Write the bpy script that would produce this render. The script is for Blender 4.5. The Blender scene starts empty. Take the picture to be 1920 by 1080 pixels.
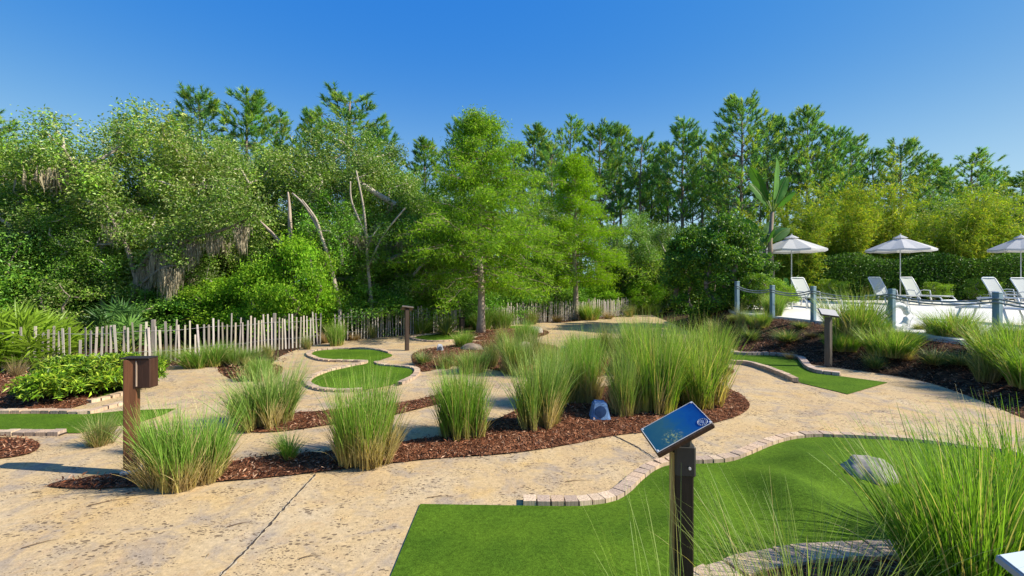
import bpy, bmesh, math, random
import numpy as np
from mathutils import Vector, Matrix
from mathutils.geometry import delaunay_2d_cdt
R = math.radians
C = bpy.context.scene.collection
scene = bpy.context.scene

# ------------------------------------------------------------------ camera, sky, sun, exposure
F, HZ, CZ = 880.0, 527.0, 1.6                 # focal length in px (1920 wide), horizon row, eye height
cd = bpy.data.cameras.new('camera'); cam = bpy.data.objects.new('camera', cd); C.objects.link(cam)
cam.location = (0, 0, CZ); cam.rotation_euler = (R(90), 0, 0)
cd.sensor_width = 36; cd.lens = 36 * F / 1920; cd.shift_y = -(540 - HZ) / 1920
cd.clip_start = 0.05; cd.clip_end = 2000
scene.camera = cam
EXPO = 0.85
SUN_EL, SUN_AZ = 38.0, 98.0                   # azimuth clockwise from +Y
w = bpy.data.worlds.new('World'); scene.world = w; w.use_nodes = True
nt = w.node_tree; nt.nodes.clear()
sky = nt.nodes.new('ShaderNodeTexSky'); sky.sky_type = 'NISHITA'; sky.sun_disc = False
sky.sun_elevation = R(SUN_EL); sky.sun_rotation = R(SUN_AZ)
sky.altitude = 0; sky.air_density = 1.0; sky.dust_density = 0.6; sky.ozone_density = 3.0
hs = nt.nodes.new('ShaderNodeHueSaturation'); hs.inputs['Saturation'].default_value = 1.15
bg = nt.nodes.new('ShaderNodeBackground'); bg.inputs['Strength'].default_value = 0.115
wo = nt.nodes.new('ShaderNodeOutputWorld')
nt.links.new(sky.outputs[0], hs.inputs['Color'])
KS = 0.115 * 2 ** 0.45                        # deeper, flatter blue: the photograph's sky is nearly even from side to side
sp = nt.nodes.new('ShaderNodeSeparateColor'); cb = nt.nodes.new('ShaderNodeCombineColor'); nt.links.new(hs.outputs[0], sp.inputs[0])
for i, (a_, p_) in enumerate(((.76, 1.35), (.56, .60), (.77, .10))):
    m1 = nt.nodes.new('ShaderNodeMath'); m1.operation = 'MULTIPLY'; m1.inputs[1].default_value = KS; nt.links.new(sp.outputs[i], m1.inputs[0])
    m2 = nt.nodes.new('ShaderNodeMath'); m2.operation = 'POWER'; m2.inputs[1].default_value = p_; nt.links.new(m1.outputs[0], m2.inputs[0])
    m3 = nt.nodes.new('ShaderNodeMath'); m3.operation = 'MULTIPLY'; m3.inputs[1].default_value = a_ / KS * 2 ** (.45 - EXPO); nt.links.new(m2.outputs[0], m3.inputs[0]); nt.links.new(m3.outputs[0], cb.inputs[i])
tcw = nt.nodes.new('ShaderNodeTexCoord'); sx_ = nt.nodes.new('ShaderNodeSeparateXYZ'); nt.links.new(tcw.outputs['Generated'], sx_.inputs[0])
def wm(op, a, b):
    m_ = nt.nodes.new('ShaderNodeMath'); m_.operation = op
    for v_, i_ in ((a, 0), (b, 1)):
        if isinstance(v_, (int, float)): m_.inputs[i_].default_value = v_
        else: nt.links.new(v_, m_.inputs[i_])
    return m_.outputs[0]
q_ = wm('DIVIDE', sx_.outputs[2], .215); hz_ = wm('POWER', 2.718, wm('MULTIPLY', wm('MULTIPLY', q_, q_), -1.0))      # pale humid air low over the horizon
mxw = nt.nodes.new('ShaderNodeMix'); mxw.data_type = 'RGBA'; nt.links.new(hz_, mxw.inputs[0]); nt.links.new(cb.outputs[0], mxw.inputs[6])
mxw.inputs[7].default_value = (*[c_ / KS * 2 ** (.45 - EXPO) for c_ in (.52, .80, .95)], 1); nt.links.new(mxw.outputs[2], bg.inputs[0]); nt.links.new(bg.outputs[0], wo.inputs[0])
sd = bpy.data.lights.new('sun', 'SUN'); sd.energy = 4.8; sd.angle = R(0.55); sd.color = (1, .93, .80)
sun = bpy.data.objects.new('sun', sd); C.objects.link(sun)
sdir = Vector((math.sin(R(SUN_AZ)) * math.cos(R(SUN_EL)), math.cos(R(SUN_AZ)) * math.cos(R(SUN_EL)), math.sin(R(SUN_EL))))
sun.rotation_euler = sdir.to_track_quat('Z', 'Y').to_euler(); sun.location = (20, 0, 20)
scene.view_settings.view_transform = 'Standard'; scene.view_settings.look = 'None'
scene.view_settings.gamma = 1; scene.view_settings.exposure = EXPO
scene.cycles.max_bounces = 10; scene.cycles.diffuse_bounces = 6; scene.cycles.transmission_bounces = 8; scene.cycles.transparent_max_bounces = 4

# ------------------------------------------------------------------ helpers
def gp(px, py, z=0.0):
    """photo pixel on the plane z -> world x, y"""
    Y = F * (CZ - z) / (py - HZ); return ((px - 960) / F * Y, Y)
def at(px, Y): return (px - 960) / F * Y
def zat(py, Y): return CZ - (py - HZ) * Y / F

def tag(o, label=None, cat=None, group=None, kind=None):
    if label: o['label'] = label
    if cat: o['category'] = cat
    if group: o['group'] = group
    if kind: o['kind'] = kind
    elif cat: o['kind'] = 'thing'
    return o
def thing(name, label, cat, loc=(0, 0, 0), rz=0, group=None, sc=1.0):
    o = bpy.data.objects.new(name, None); C.objects.link(o)
    o.location = loc; o.rotation_euler = (0, 0, rz); o.empty_display_size = .2
    o.scale = sc if isinstance(sc, (tuple, list)) else (sc,) * 3
    return tag(o, label, cat, group)

class MB:
    """collects vertices, tris/quads and vertex colours; build() makes ONE mesh object"""
    def __init__(s): s.V = []; s.Q = []; s.T = []; s.Cc = []; s.n = 0
    def add(s, V, Q=None, T=None, col=(.5, .5, .5)):
        V = np.asarray(V, float).reshape(-1, 3); n = len(V)
        if Q is not None and len(Q): s.Q.append(np.asarray(Q, np.int64).reshape(-1, 4) + s.n)
        if T is not None and len(T): s.T.append(np.asarray(T, np.int64).reshape(-1, 3) + s.n)
        c = np.asarray(col, float)
        if c.ndim == 1: c = np.tile(c[:3], (n, 1))
        s.V.append(V); s.Cc.append(c[:, :3]); s.n += n; return s
    def mesh(s, name, smooth=False):
        V = np.concatenate(s.V) if s.V else np.zeros((0, 3)); col = np.concatenate(s.Cc) if s.Cc else np.zeros((0, 3))
        Q = np.concatenate(s.Q) if s.Q else np.zeros((0, 4), int); T = np.concatenate(s.T) if s.T else np.zeros((0, 3), int)
        me = bpy.data.meshes.new(name)
        me.vertices.add(len(V)); me.vertices.foreach_set('co', V.astype(np.float32).ravel())
        idx = np.concatenate([Q.ravel(), T.ravel()]).astype(np.int32)
        me.loops.add(len(idx)); me.loops.foreach_set('vertex_index', idx)
        np_ = len(Q) + len(T); me.polygons.add(np_)
        st = np.concatenate([np.arange(len(Q)) * 4, len(Q) * 4 + np.arange(len(T)) * 3]).astype(np.int32)
        me.polygons.foreach_set('loop_start', st)
        me.polygons.foreach_set('use_smooth', np.full(np_, bool(smooth)))
        me.update(calc_edges=True)
        a = me.color_attributes.new('Col', 'FLOAT_COLOR', 'POINT')
        a.data.foreach_set('color', np.c_[col, np.ones(len(V))].astype(np.float32).ravel())
        return me
    def build(s, name, m, parent=None, smooth=False, loc=None):
        me = s.mesh(name, smooth); me.materials.append(m)
        return link(name, me, parent, loc)
def link(name, me, parent=None, loc=None):
    o = bpy.data.objects.new(name, me); C.objects.link(o)
    if parent: o.parent = parent
    if loc: o.location = loc
    return o
def copy_tree(root, loc, rz, sc, label, cat=None, group=None):
    r = root.copy(); C.objects.link(r); r.location = loc; r.rotation_euler = (0, 0, rz)
    r.scale = sc if isinstance(sc, (tuple, list)) else (sc,) * 3
    tag(r, label, cat, group)
    for ch in list(root.children):
        c = ch.copy(); C.objects.link(c); c.parent = r
        for g in list(ch.children):
            d = g.copy(); C.objects.link(d); d.parent = c
    return r
def place(o, loc, rz, sc, label, group=None):
    o.location = loc; o.rotation_euler = (0, 0, rz); o.scale = sc if isinstance(sc, (tuple, list)) else (sc,) * 3
    return tag(o, label, None, group)
class Spawner:
    """first call moves the prototype itself, the next ones copy it"""
    def __init__(s, proto): s.p = proto; s.used = False
    def __call__(s, loc, rz, sc, label, group=None):
        if not s.used: s.used = True; return place(s.p, loc, rz, sc, label, group)
        return copy_tree(s.p, loc, rz, sc, label, None, group)

# ---- materials
def newmat(name):
    m = bpy.data.materials.new(name); m.use_nodes = True; t = m.node_tree; t.nodes.clear()
    o = t.nodes.new('ShaderNodeOutputMaterial'); return m, t, o
def N(t, typ, **kw):
    n = t.nodes.new(typ)
    for k, v in kw.items():
        if k in n.inputs: n.inputs[k].default_value = v
        else: setattr(n, k, v)
    return n
def ramp(t, fac, stops):
    r = t.nodes.new('ShaderNodeValToRGB'); e = r.color_ramp.elements
    while len(e) < len(stops): e.new(.5)
    for i, (p, c) in enumerate(stops):
        e[i].position = p; e[i].color = (c, c, c, 1) if isinstance(c, (int, float)) else (*c, 1)
    t.links.new(fac, r.inputs[0]); return r.outputs[0]
def noise(t, vec, scale, detail=3, rough=.55, dist=0):
    n = N(t, 'ShaderNodeTexNoise', Scale=scale, Detail=detail, Roughness=rough, Distortion=dist); t.links.new(vec, n.inputs['Vector']); return n.outputs['Fac']
def mixc(t, fac, a, b, mode='MIX'):
    m = t.nodes.new('ShaderNodeMix'); m.data_type = 'RGBA'; m.blend_type = mode
    for v, i in ((fac, 0), (a, 6), (b, 7)):
        if isinstance(v, (int, float)): m.inputs[i].default_value = v
        elif isinstance(v, tuple): m.inputs[i].default_value = (*v, 1)
        else: t.links.new(v, m.inputs[i])
    return m.outputs[2]
def mth(t, op, a, b=0.0):
    m = t.nodes.new('ShaderNodeMath'); m.operation = op
    for v, i in ((a, 0), (b, 1)):
        if isinstance(v, (int, float)): m.inputs[i].default_value = v
        else: t.links.new(v, m.inputs[i])
    return m.outputs[0]
def bump(t, h, strength=.3, dist=.01):
    b = N(t, 'ShaderNodeBump', Strength=strength, Distance=dist); t.links.new(h, b.inputs['Height']); return b.outputs[0]
def leafmat(name, transl=.35, rough=.5, spec=.25, boost=(1.25, 1.3, .5), vary=.12):
    m, t, o = newmat(name); a = N(t, 'ShaderNodeVertexColor', layer_name='Col')
    oi = t.nodes.new('ShaderNodeObjectInfo'); vr = ramp(t, oi.outputs['Random'], [(0, (1 - vary, 1 - vary * .6, 1 - vary)), (.35, (1.0, 1.0, .9)), (.7, (1 + vary * 1.1, 1 + vary * .8, 1 + vary * .4)), (1, (1 - vary * .3, 1 + vary * .25, 1 - vary * .3))])
    vcol = mixc(t, 1.0, a.outputs[0], vr, 'MULTIPLY')
    p = N(t, 'ShaderNodeBsdfPrincipled', Roughness=rough); p.inputs['Specular IOR Level'].default_value = spec
    tr = t.nodes.new('ShaderNodeBsdfTranslucent'); mx = N(t, 'ShaderNodeMixShader', Fac=transl)
    t.links.new(vcol, p.inputs['Base Color']); t.links.new(mixc(t, 1.0, vcol, boost, 'MULTIPLY'), tr.inputs[0])
    t.links.new(p.outputs[0], mx.inputs[1]); t.links.new(tr.outputs[0], mx.inputs[2]); t.links.new(mx.outputs[0], o.inputs[0]); return m
def attrmat(name, rough=.7, nscale=20, namp=.25, bstr=.2, metal=0, spec=.3, stretch=(1, 1, 1)):
    """vertex colour broken up by noise, with a little bump"""
    m, t, o = newmat(name); a = N(t, 'ShaderNodeVertexColor', layer_name='Col'); tc = t.nodes.new('ShaderNodeTexCoord')
    mp = N(t, 'ShaderNodeMapping', Scale=stretch); t.links.new(tc.outputs['Object'], mp.inputs[0])
    f = noise(t, mp.outputs[0], nscale, 5, .65); g = ramp(t, f, [(.25, 1 - namp), (.75, 1 + namp)])
    p = N(t, 'ShaderNodeBsdfPrincipled', Roughness=rough, Metallic=metal); p.inputs['Specular IOR Level'].default_value = spec
    t.links.new(mixc(t, 1.0, a.outputs[0], g, 'MULTIPLY'), p.inputs['Base Color'])
    if bstr: t.links.new(bump(t, f, bstr, .01), p.inputs['Normal'])
    t.links.new(p.outputs[0], o.inputs[0]); return m

M_leaf = leafmat('leaf_matte', .42, .62, .15, vary=.18)
M_oak = leafmat('oak_leaf', .30, .42, .4, (1.15, 1.2, .4), .24)
M_gloss = leafmat('leaf_glossy', .25, .45, .3)
M_needle = leafmat('needle', .42, .6, .2, (1.1, 1.15, .5), .18)
M_blade = leafmat('grass_blade', .35, .5, .25)
M_moss = leafmat('moss', .25, .9, .05, (1, .95, .8), 0)
M_bark = attrmat('bark', .9, 9, .45, .8, stretch=(1, 1, .25))
M_wood = attrmat('weathered_wood', .75, 22, .3, .3, stretch=(1, 1, .12))
M_stain = attrmat('stained_wood', .5, 30, .45, .25, stretch=(1, 1, .08))
M_paint = attrmat('paint', .45, 40, .08, .05)
M_plastic = attrmat('white_plastic', .4, 60, .05, 0)
M_canvas = leafmat('canvas', .25, .8, .1, (1, 1, 1), 0)
M_rope = attrmat('rope', .9, 120, .3, .3)
M_brick = attrmat('concrete_brick', .9, 70, .5, .2, stretch=(1, 1, .04))
M_rock = attrmat('rock', .85, 14, .35, .6)

def mat_concrete():
    m, t, o = newmat('stamped_concrete'); tc = t.nodes.new('ShaderNodeTexCoord'); v = tc.outputs['Object']
    n1 = noise(t, v, 1.1, 4, .6, .4); n2 = noise(t, v, 2.9, 5, .65, .8); n3 = noise(t, v, 26, 6, .75)
    c = ramp(t, n1, [(.32, (.43, .305, .165)), (.5, (.48, .35, .185)), (.68, (.48, .375, .235))])
    c = mixc(t, ramp(t, n2, [(.48, 0.0), (.64, .8)]), c, (.30, .245, .19))
    c = mixc(t, ramp(t, noise(t, v, 1.9, 4, .6), [(.55, 0.0), (.7, .6)]), c, (.52, .34, .12))
    c = mixc(t, ramp(t, noise(t, v, 4.3, 5, .7, 1.2), [(.54, 0.0), (.70, .35)]), c, (.42, .26, .13))
    c = mixc(t, .9, c, ramp(t, n3, [(.3, .68), (.7, 1.24)]), 'MULTIPLY'); c = mixc(t, .5, c, ramp(t, noise(t, v, 95, 4, .7), [(.35, .7), (.65, 1.25)]), 'MULTIPLY')
    # pits: small dark holes pressed in by the stamp, in drifts
    mp = N(t, 'ShaderNodeMapping', Scale=(1, 1.6, 1), Rotation=(0, 0, .6)); t.links.new(v, mp.inputs[0])
    dn = N(t, 'ShaderNodeTexNoise', Scale=30.0, Detail=3); t.links.new(v, dn.inputs['Vector'])
    vv = t.nodes.new('ShaderNodeVectorMath'); vv.operation = 'MULTIPLY_ADD'
    t.links.new(dn.outputs['Color'], vv.inputs[0]); vv.inputs[1].default_value = (.045,) * 3; t.links.new(mp.outputs[0], vv.inputs[2])
    pit = None
    for sc, th in ((24, .52), (50, .55)):
        vo = N(t, 'ShaderNodeTexVoronoi', Scale=float(sc), Randomness=1.0); t.links.new(vv.outputs[0], vo.inputs['Vector'])
        sep = t.nodes.new('ShaderNodeSeparateColor'); t.links.new(vo.outputs['Color'], sep.inputs[0])
        drift = ramp(t, noise(t, v, 2.2 if sc < 30 else 3.1, 4, .7), [(.40, 0.04), (.60, 1.0)])
        rad = mth(t, 'MULTIPLY', mth(t, 'MULTIPLY', drift, th), sep.outputs[0])
        k = mth(t, 'LESS_THAN', vo.outputs['Distance'], rad)
        pit = k if pit is None else mth(t, 'MAXIMUM', pit, k)
    c = mixc(t, mth(t, 'MULTIPLY', pit, .8), c, (.10, .07, .045))
    p = N(t, 'ShaderNodeBsdfPrincipled', Roughness=.85); p.inputs['Specular IOR Level'].default_value = .15
    h = mth(t, 'SUBTRACT', mth(t, 'MULTIPLY', n3, .35), mth(t, 'MULTIPLY', pit, .8)); h = mth(t, 'ADD', h, mth(t, 'MULTIPLY', noise(t, v, 7, 4), .8))
    t.links.new(c, p.inputs['Base Color']); t.links.new(bump(t, h, .45, .012), p.inputs['Normal']); t.links.new(p.outputs[0], o.inputs[0]); return m
def mat_turf():
    m, t, o = newmat('artificial_turf'); tc = t.nodes.new('ShaderNodeTexCoord'); v = tc.outputs['Object']
    n1 = noise(t, v, 1.6, 3, .6); n2 = noise(t, v, 140, 3, .8); n3 = noise(t, v, 420, 2, .8); n4 = noise(t, v, 38, 3, .7)
    c = ramp(t, n1, [(.3, (.045, .095, .008)), (.7, (.082, .150, .011))])
    c = mixc(t, .95, c, ramp(t, n2, [(.3, .4), (.7, 1.65)]), 'MULTIPLY')
    c = mixc(t, .6, c, ramp(t, n3, [(.35, .6), (.7, 1.5)]), 'MULTIPLY')
    c = mixc(t, .8, c, ramp(t, n4, [(.3, .65), (.7, 1.35)]), 'MULTIPLY')
    p = N(t, 'ShaderNodeBsdfPrincipled', Roughness=.75); p.inputs['Specular IOR Level'].default_value = .15
    p.inputs['Specular IOR Level'].default_value = .04
    t.links.new(c, p.inputs['Base Color']); t.links.new(bump(t, mth(t, 'ADD', n2, n3), .3, .006), p.inputs['Normal']); t.links.new(p.outputs[0], o.inputs[0]); return m
def mat_mulch(name, cols, sc=38):
    m, t, o = newmat(name); tc = t.nodes.new('ShaderNodeTexCoord'); v = tc.outputs['Object']
    n0 = N(t, 'ShaderNodeTexNoise', Scale=9.0, Detail=2); t.links.new(v, n0.inputs['Vector'])
    vv = t.nodes.new('ShaderNodeVectorMath'); vv.operation = 'MULTIPLY_ADD'; t.links.new(n0.outputs['Color'], vv.inputs[0]); vv.inputs[1].default_value = (.25,) * 3; t.links.new(v, vv.inputs[2])
    mp = N(t, 'ShaderNodeMapping', Scale=(1, .4, 1)); t.links.new(vv.outputs[0], mp.inputs[0])
    vo = N(t, 'ShaderNodeTexVoronoi', Scale=float(sc)); t.links.new(mp.outputs[0], vo.inputs['Vector'])
    sep = t.nodes.new('ShaderNodeSeparateColor'); t.links.new(vo.outputs['Color'], sep.inputs[0])
    c = ramp(t, sep.outputs[0], [(.0, cols[0]), (.5, cols[1]), (1, cols[2])])
    c = mixc(t, .7, c, ramp(t, noise(t, v, 3.5, 4), [(.3, .6), (.7, 1.25)]), 'MULTIPLY')
    p = N(t, 'ShaderNodeBsdfPrincipled', Roughness=.95); p.inputs['Specular IOR Level'].default_value = .1
    t.links.new(c, p.inputs['Base Color']); t.links.new(bump(t, mth(t, 'SUBTRACT', sep.outputs[1], vo.outputs['Distance']), 1.0, .02), p.inputs['Normal']); t.links.new(p.outputs[0], o.inputs[0]); return m
def mat_deck():
    m, t, o = newmat('pale_concrete'); tc = t.nodes.new('ShaderNodeTexCoord'); v = tc.outputs['Object']
    c = ramp(t, noise(t, v, 1.4, 5, .65), [(.3, (.53, .52, .47)), (.7, (.66, .65, .60))])
    c = mixc(t, .6, c, ramp(t, noise(t, v, 14, 5, .7), [(.3, .82), (.7, 1.12)]), 'MULTIPLY')
    p = N(t, 'ShaderNodeBsdfPrincipled', Roughness=.85); t.links.new(c, p.inputs['Base Color']); t.links.new(p.outputs[0], o.inputs[0]); return m
M_conc = mat_concrete(); M_turf = mat_turf(); M_deck = mat_deck()
M_mulch = mat_mulch('pine_bark_mulch', ((.035, .014, .008), (.13, .048, .022), (.25, .115, .06)))
M_soil = mat_mulch('leaf_litter', ((.018, .010, .006), (.055, .028, .016), (.13, .075, .042)), 26)
M_chip = leafmat('wood_chip', .05, .9, .1, (1, 1, 1), 0)

# ---- shape helpers
def nrm(a): return a / np.maximum(np.linalg.norm(a, axis=-1, keepdims=True), 1e-9)
def bevbox(sx, sy, sz, bev=.005, seg=1):
    bm = bmesh.new(); bmesh.ops.create_cube(bm, size=1)
    for v in bm.verts: v.co = Vector((v.co.x * sx, v.co.y * sy, v.co.z * sz))
    if bev: bmesh.ops.bevel(bm, geom=list(bm.edges), offset=bev, segments=seg, affect='EDGES')
    bmesh.ops.triangulate(bm, faces=[f for f in bm.faces if len(f.verts) > 4])
    V = np.array([v.co[:] for v in bm.verts]); Q = [[v.index for v in f.verts] for f in bm.faces if len(f.verts) == 4]; T = [[v.index for v in f.verts] for f in bm.faces if len(f.verts) == 3]
    bm.free(); return V, np.array(Q, int).reshape(-1, 4), np.array(T, int).reshape(-1, 3)
def rotm(rx=0, ry=0, rz=0):
    return np.array((Matrix.Rotation(rz, 3, 'Z') @ Matrix.Rotation(rx, 3, 'X') @ Matrix.Rotation(ry, 3, 'Y')))
def addbox(mb, size, loc, rot=None, bev=.005, col=(.5, .5, .5), seg=1):
    V, Q, T = bevbox(*size, bev, seg)
    if rot is not None: V = V @ np.asarray(rot).T
    mb.add(V + np.asarray(loc), Q, T, col); return mb
def tube(mb, pts, rad, sides=8, col=(.5, .5, .5), cap=True, closed=False):
    P = np.asarray(pts, float); n = len(P); rad = np.broadcast_to(np.asarray(rad, float), (n,))
    if closed: tg = np.roll(P, -1, 0) - np.roll(P, 1, 0)
    else: tg = np.gradient(P, axis=0)
    tg = nrm(tg); ref = np.array([0, 0, 1.]) if abs(tg[:, 2]).mean() < .8 else np.array([1., 0, 0])
    u = nrm(np.cross(tg, ref)); v = np.cross(tg, u); a = np.linspace(0, 2 * np.pi, sides, endpoint=False)
    V = P[:, None] + rad[:, None, None] * (np.cos(a)[None, :, None] * u[:, None] + np.sin(a)[None, :, None] * v[:, None])
    V = V.reshape(-1, 3); Q = []
    m = n if closed else n - 1
    for i in range(m):
        for j in range(sides):
            k = (i + 1) % n
            Q.append((i * sides + j, i * sides + (j + 1) % sides, k * sides + (j + 1) % sides, k * sides + j))
    T = []
    if cap and not closed:
        V = np.r_[V, P[:1], P[-1:]]; a0, b0 = n * sides, n * sides + 1
        for j in range(sides):
            T.append((a0, (j + 1) % sides, j)); T.append((b0, (n - 1) * sides + j, (n - 1) * sides + (j + 1) % sides))
    mb.add(V, Q, T, col); return mb
def edges_tubes(mb, P0, P1, r0, r1, sides=5, col=(.2, .15, .1)):
    """many tapered limbs at once"""
    P0, P1 = np.asarray(P0, float), np.asarray(P1, float); n = len(P0); d = nrm(P1 - P0)
    ref = np.where(np.abs(d[:, 2:3]) < .9, np.array([[0, 0, 1.]]), np.array([[1., 0, 0]])); u = nrm(np.cross(d, ref)); v = np.cross(d, u)
    a = np.linspace(0, 2 * np.pi, sides, endpoint=False); ring = np.cos(a)[None, :, None] * u[:, None] + np.sin(a)[None, :, None] * v[:, None]
    V = np.concatenate([P0[:, None] + ring * np.asarray(r0)[:, None, None], P1[:, None] + ring * np.asarray(r1)[:, None, None]], 1).reshape(-1, 3)
    j = np.arange(sides); q = np.stack([j, (j + 1) % sides, (j + 1) % sides + sides, j + sides], 1)
    Q = (np.arange(n)[:, None, None] * (2 * sides) + q[None]).reshape(-1, 4); mb.add(V, Q, None, col)
def leaves(mb, P, size, aspect, rng, up=.6, cols=((.05, .1, .02),), jit=.25, hang=0.0, fold=.12):
    """rhombic leaves (two triangles folded on the midrib) at points P"""
    P = np.asarray(P, float); n = len(P); cols = np.asarray(cols, float)
    nr = rng.normal(size=(n, 3)); nr[:, 2] = np.abs(nr[:, 2]) * .8 + up; nr = nrm(nr)
    tg = rng.normal(size=(n, 3)); tg[:, 2] -= hang; tg = nrm(tg - (tg * nr).sum(1, keepdims=True) * nr); b = np.cross(nr, tg)
    L = (size * rng.uniform(.6, 1.3, n))[:, None]; W = L * aspect
    V = np.stack([P, P + tg * L * .5 + b * W * .5 + nr * L * fold, P + tg * L, P + tg * L * .5 - b * W * .5 + nr * L * fold], 1).reshape(-1, 3)
    i = np.arange(n)[:, None] * 4; T = np.concatenate([i + [0, 1, 2], i + [0, 2, 3]], 0)
    c = cols[rng.integers(0, len(cols), n)] * rng.uniform(1 - jit, 1 + jit, (n, 1)); mb.add(V, None, T, np.repeat(c, 4, 0))
def blades(mb, base, az, lean, length, droop, width, rng, c0, c1, c2, seg=5, tbase=.18, jit=.2):
    """curved grass blades: c0 at the foot, c1 mid, c2 tip"""
    n = len(base); s = np.linspace(0, 1, seg + 1)
    d = np.stack([np.cos(az), np.sin(az)], 1); L = length[:, None]
    ang = lean[:, None] + droop[:, None] * s[None] ** 1.6
    dx = np.sin(ang) * L / seg; dz = np.cos(ang) * L / seg
    r = np.concatenate([np.zeros((n, 1)), np.cumsum(dx[:, 1:], 1)], 1); z = np.concatenate([np.zeros((n, 1)), np.cumsum(dz[:, 1:], 1)], 1)
    ctr = np.stack([base[:, 0:1] + d[:, 0:1] * r, base[:, 1:2] + d[:, 1:2] * r, base[:, 2:3] + z], 2)
    fa = az + rng.normal(1.57, .7, n); side = np.stack([np.cos(fa), np.sin(fa), np.zeros(n)], 1)
    wv = width[:, None] * np.clip(1.15 - s ** 1.7, .06, 1)[None] * .5
    V = np.stack([ctr - side[:, None] * wv[..., None], ctr + side[:, None] * wv[..., None]], 2).reshape(-1, 3)
    k = np.arange(seg); q = np.stack([2 * k, 2 * k + 1, 2 * k + 3, 2 * k + 2], 1)
    Q = (np.arange(n)[:, None, None] * (2 * (seg + 1)) + q[None]).reshape(-1, 4)
    c0, c1, c2 = map(np.asarray, (c0, c1, c2)); t = s[None, :, None] + rng.normal(0, .05, (n, 1, 1))
    a = np.clip((t - tbase * .3) / tbase, 0, 1); b = np.clip((t - .55) / .45, 0, 1)
    c = (c0 * (1 - a) + c1 * a) * (1 - b) + c2 * b; c = c * rng.uniform(1 - jit, 1 + jit, (n, 1, 1))
    mb.add(V, Q, None, np.repeat(c, 2, 1).reshape(-1, 3))

# ---- curves, polygons, terrain
def smooth(pts, closed=False, k=5):
    P = [np.array(p, float) for p in pts]; n = len(P); out = []
    for i in range(n if closed else n - 1):
        if closed: p0, p1, p2, p3 = P[i - 1], P[i], P[(i + 1) % n], P[(i + 2) % n]
        else: p0, p1, p2, p3 = P[max(i - 1, 0)], P[i], P[i + 1], P[min(i + 2, n - 1)]
        for j in range(k):
            t = j / k; out.append(.5 * ((2 * p1) + (-p0 + p2) * t + (2 * p0 - 5 * p1 + 4 * p2 - p3) * t * t + (-p0 + 3 * p1 - 3 * p2 + p3) * t ** 3))
    if not closed: out.append(P[-1])
    return np.array(out)
def pip(X, Y, poly):
    poly = np.asarray(poly); ins = np.zeros(np.shape(X), bool); x0, y0 = poly[-1]
    for x1, y1 in poly:
        c = ((y1 > Y) != (y0 > Y)); 
        if y1 != y0: ins ^= c & (X < (x0 - x1) * (Y - y1) / (y0 - y1) + x1)
        x0, y0 = x1, y1
    return ins
def dist(X, Y, line, closed=True):
    L = np.asarray(line); best = np.full(np.shape(X), 1e9); m = len(L) if closed else len(L) - 1
    for i in range(m):
        a = L[i]; b = L[(i + 1) % len(L)]; d = b - a; l2 = (d * d).sum() + 1e-12
        t = np.clip(((X - a[0]) * d[0] + (Y - a[1]) * d[1]) / l2, 0, 1)
        best = np.minimum(best, np.hypot(X - a[0] - t * d[0], Y - a[1] - t * d[1]))
    return best
bank_foot = [(4.9, -3), (5.2, 2), (5.5, 4.2), (5.95, 5.46), (6.4, 6.7), (6.55, 7.6), (6.2, 8.35), (5.75, 9.0), (5.2, 10.2), (5.3, 12), (5.5, 14.4), (6.1, 18), (6.6, 22), (8.2, 26)]
deck_edge = [(9.0, -3), (8.6, 3), (8.25, 6), (7.95, 7.8), (7.62, 9.5), (7.4, 11.6), (6.95, 12.9), (6.45, 13.8), (7.0, 15.4), (8.6, 17.5), (10.5, 20.0), (12, 24), (16, 32)]
bank_foot_s = smooth(bank_foot); deck_edge_s = smooth(deck_edge)
high_poly = np.r_[deck_edge_s, [(60, 60), (140, 60), (140, -3)]]
low_poly = np.r_[bank_foot_s, [(8, 60), (-200, 60), (-200, -3)]]
def H(X, Y):
    X = np.asarray(X, float); Y = np.asarray(Y, float)
    dl = np.where(pip(X, Y, low_poly), 0, dist(X, Y, bank_foot_s, False)); dh = np.where(pip(X, Y, high_poly), 0, dist(X, Y, deck_edge_s, False))
    top = np.clip(.52 + .02 * (Y - 8), .5, .75); t = dl / (dl + dh + 1e-6); t = t * t * (3 - 2 * t)
    t = np.where((X < 0) | (Y < -3), 0, t); t = np.where(pip(X, Y, low_poly), 0, t)
    return top * t
BEDS = []      # (poly, mound height)
def surf(x, y):
    z = float(H(x, y)); b = 0
    for poly, mo in BEDS:
        if bool(pip(np.array(x), np.array(y), poly)): b = max(b, .012 + mo * min(1, float(dist(np.array(x), np.array(y), poly)) / .45))
    return z + b
def sheet(name, poly, step, m, zf, skirt=0, inner=None):
    poly = np.asarray(poly); x0, y0 = poly.min(0); x1, y1 = poly.max(0)
    gx, gy = np.meshgrid(np.arange(x0, x1, step), np.arange(y0, y1, step)); gx = gx.ravel() + step * .3 * (np.arange(gx.size) % 2); gy = gy.ravel()
    k = pip(gx, gy, poly) & (dist(gx, gy, poly) > step * .35)
    pts = [Vector(p) for p in poly] + [Vector((a, b)) for a, b in zip(gx[k], gy[k])]; n = len(poly)
    vo, _, fo, _, _, _ = delaunay_2d_cdt(pts, [(i, (i + 1) % n) for i in range(n)], [], 1, 1e-5)
    V = np.array([(p.x, p.y) for p in vo]); z = zf(V[:, 0], V[:, 1]); V = np.c_[V, z]
    mb = MB(); mb.add(V, None, [f for f in fo if len(f) == 3])
    if skirt:
        zz = zf(poly[:, 0], poly[:, 1]); S = np.r_[np.c_[poly, zz], np.c_[poly, zz - skirt]]
        mb.add(S, [(i, (i + 1) % n, n + (i + 1) % n, n + i) for i in range(n)])
    o = mb.build(name, m, None, True); return o

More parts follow.
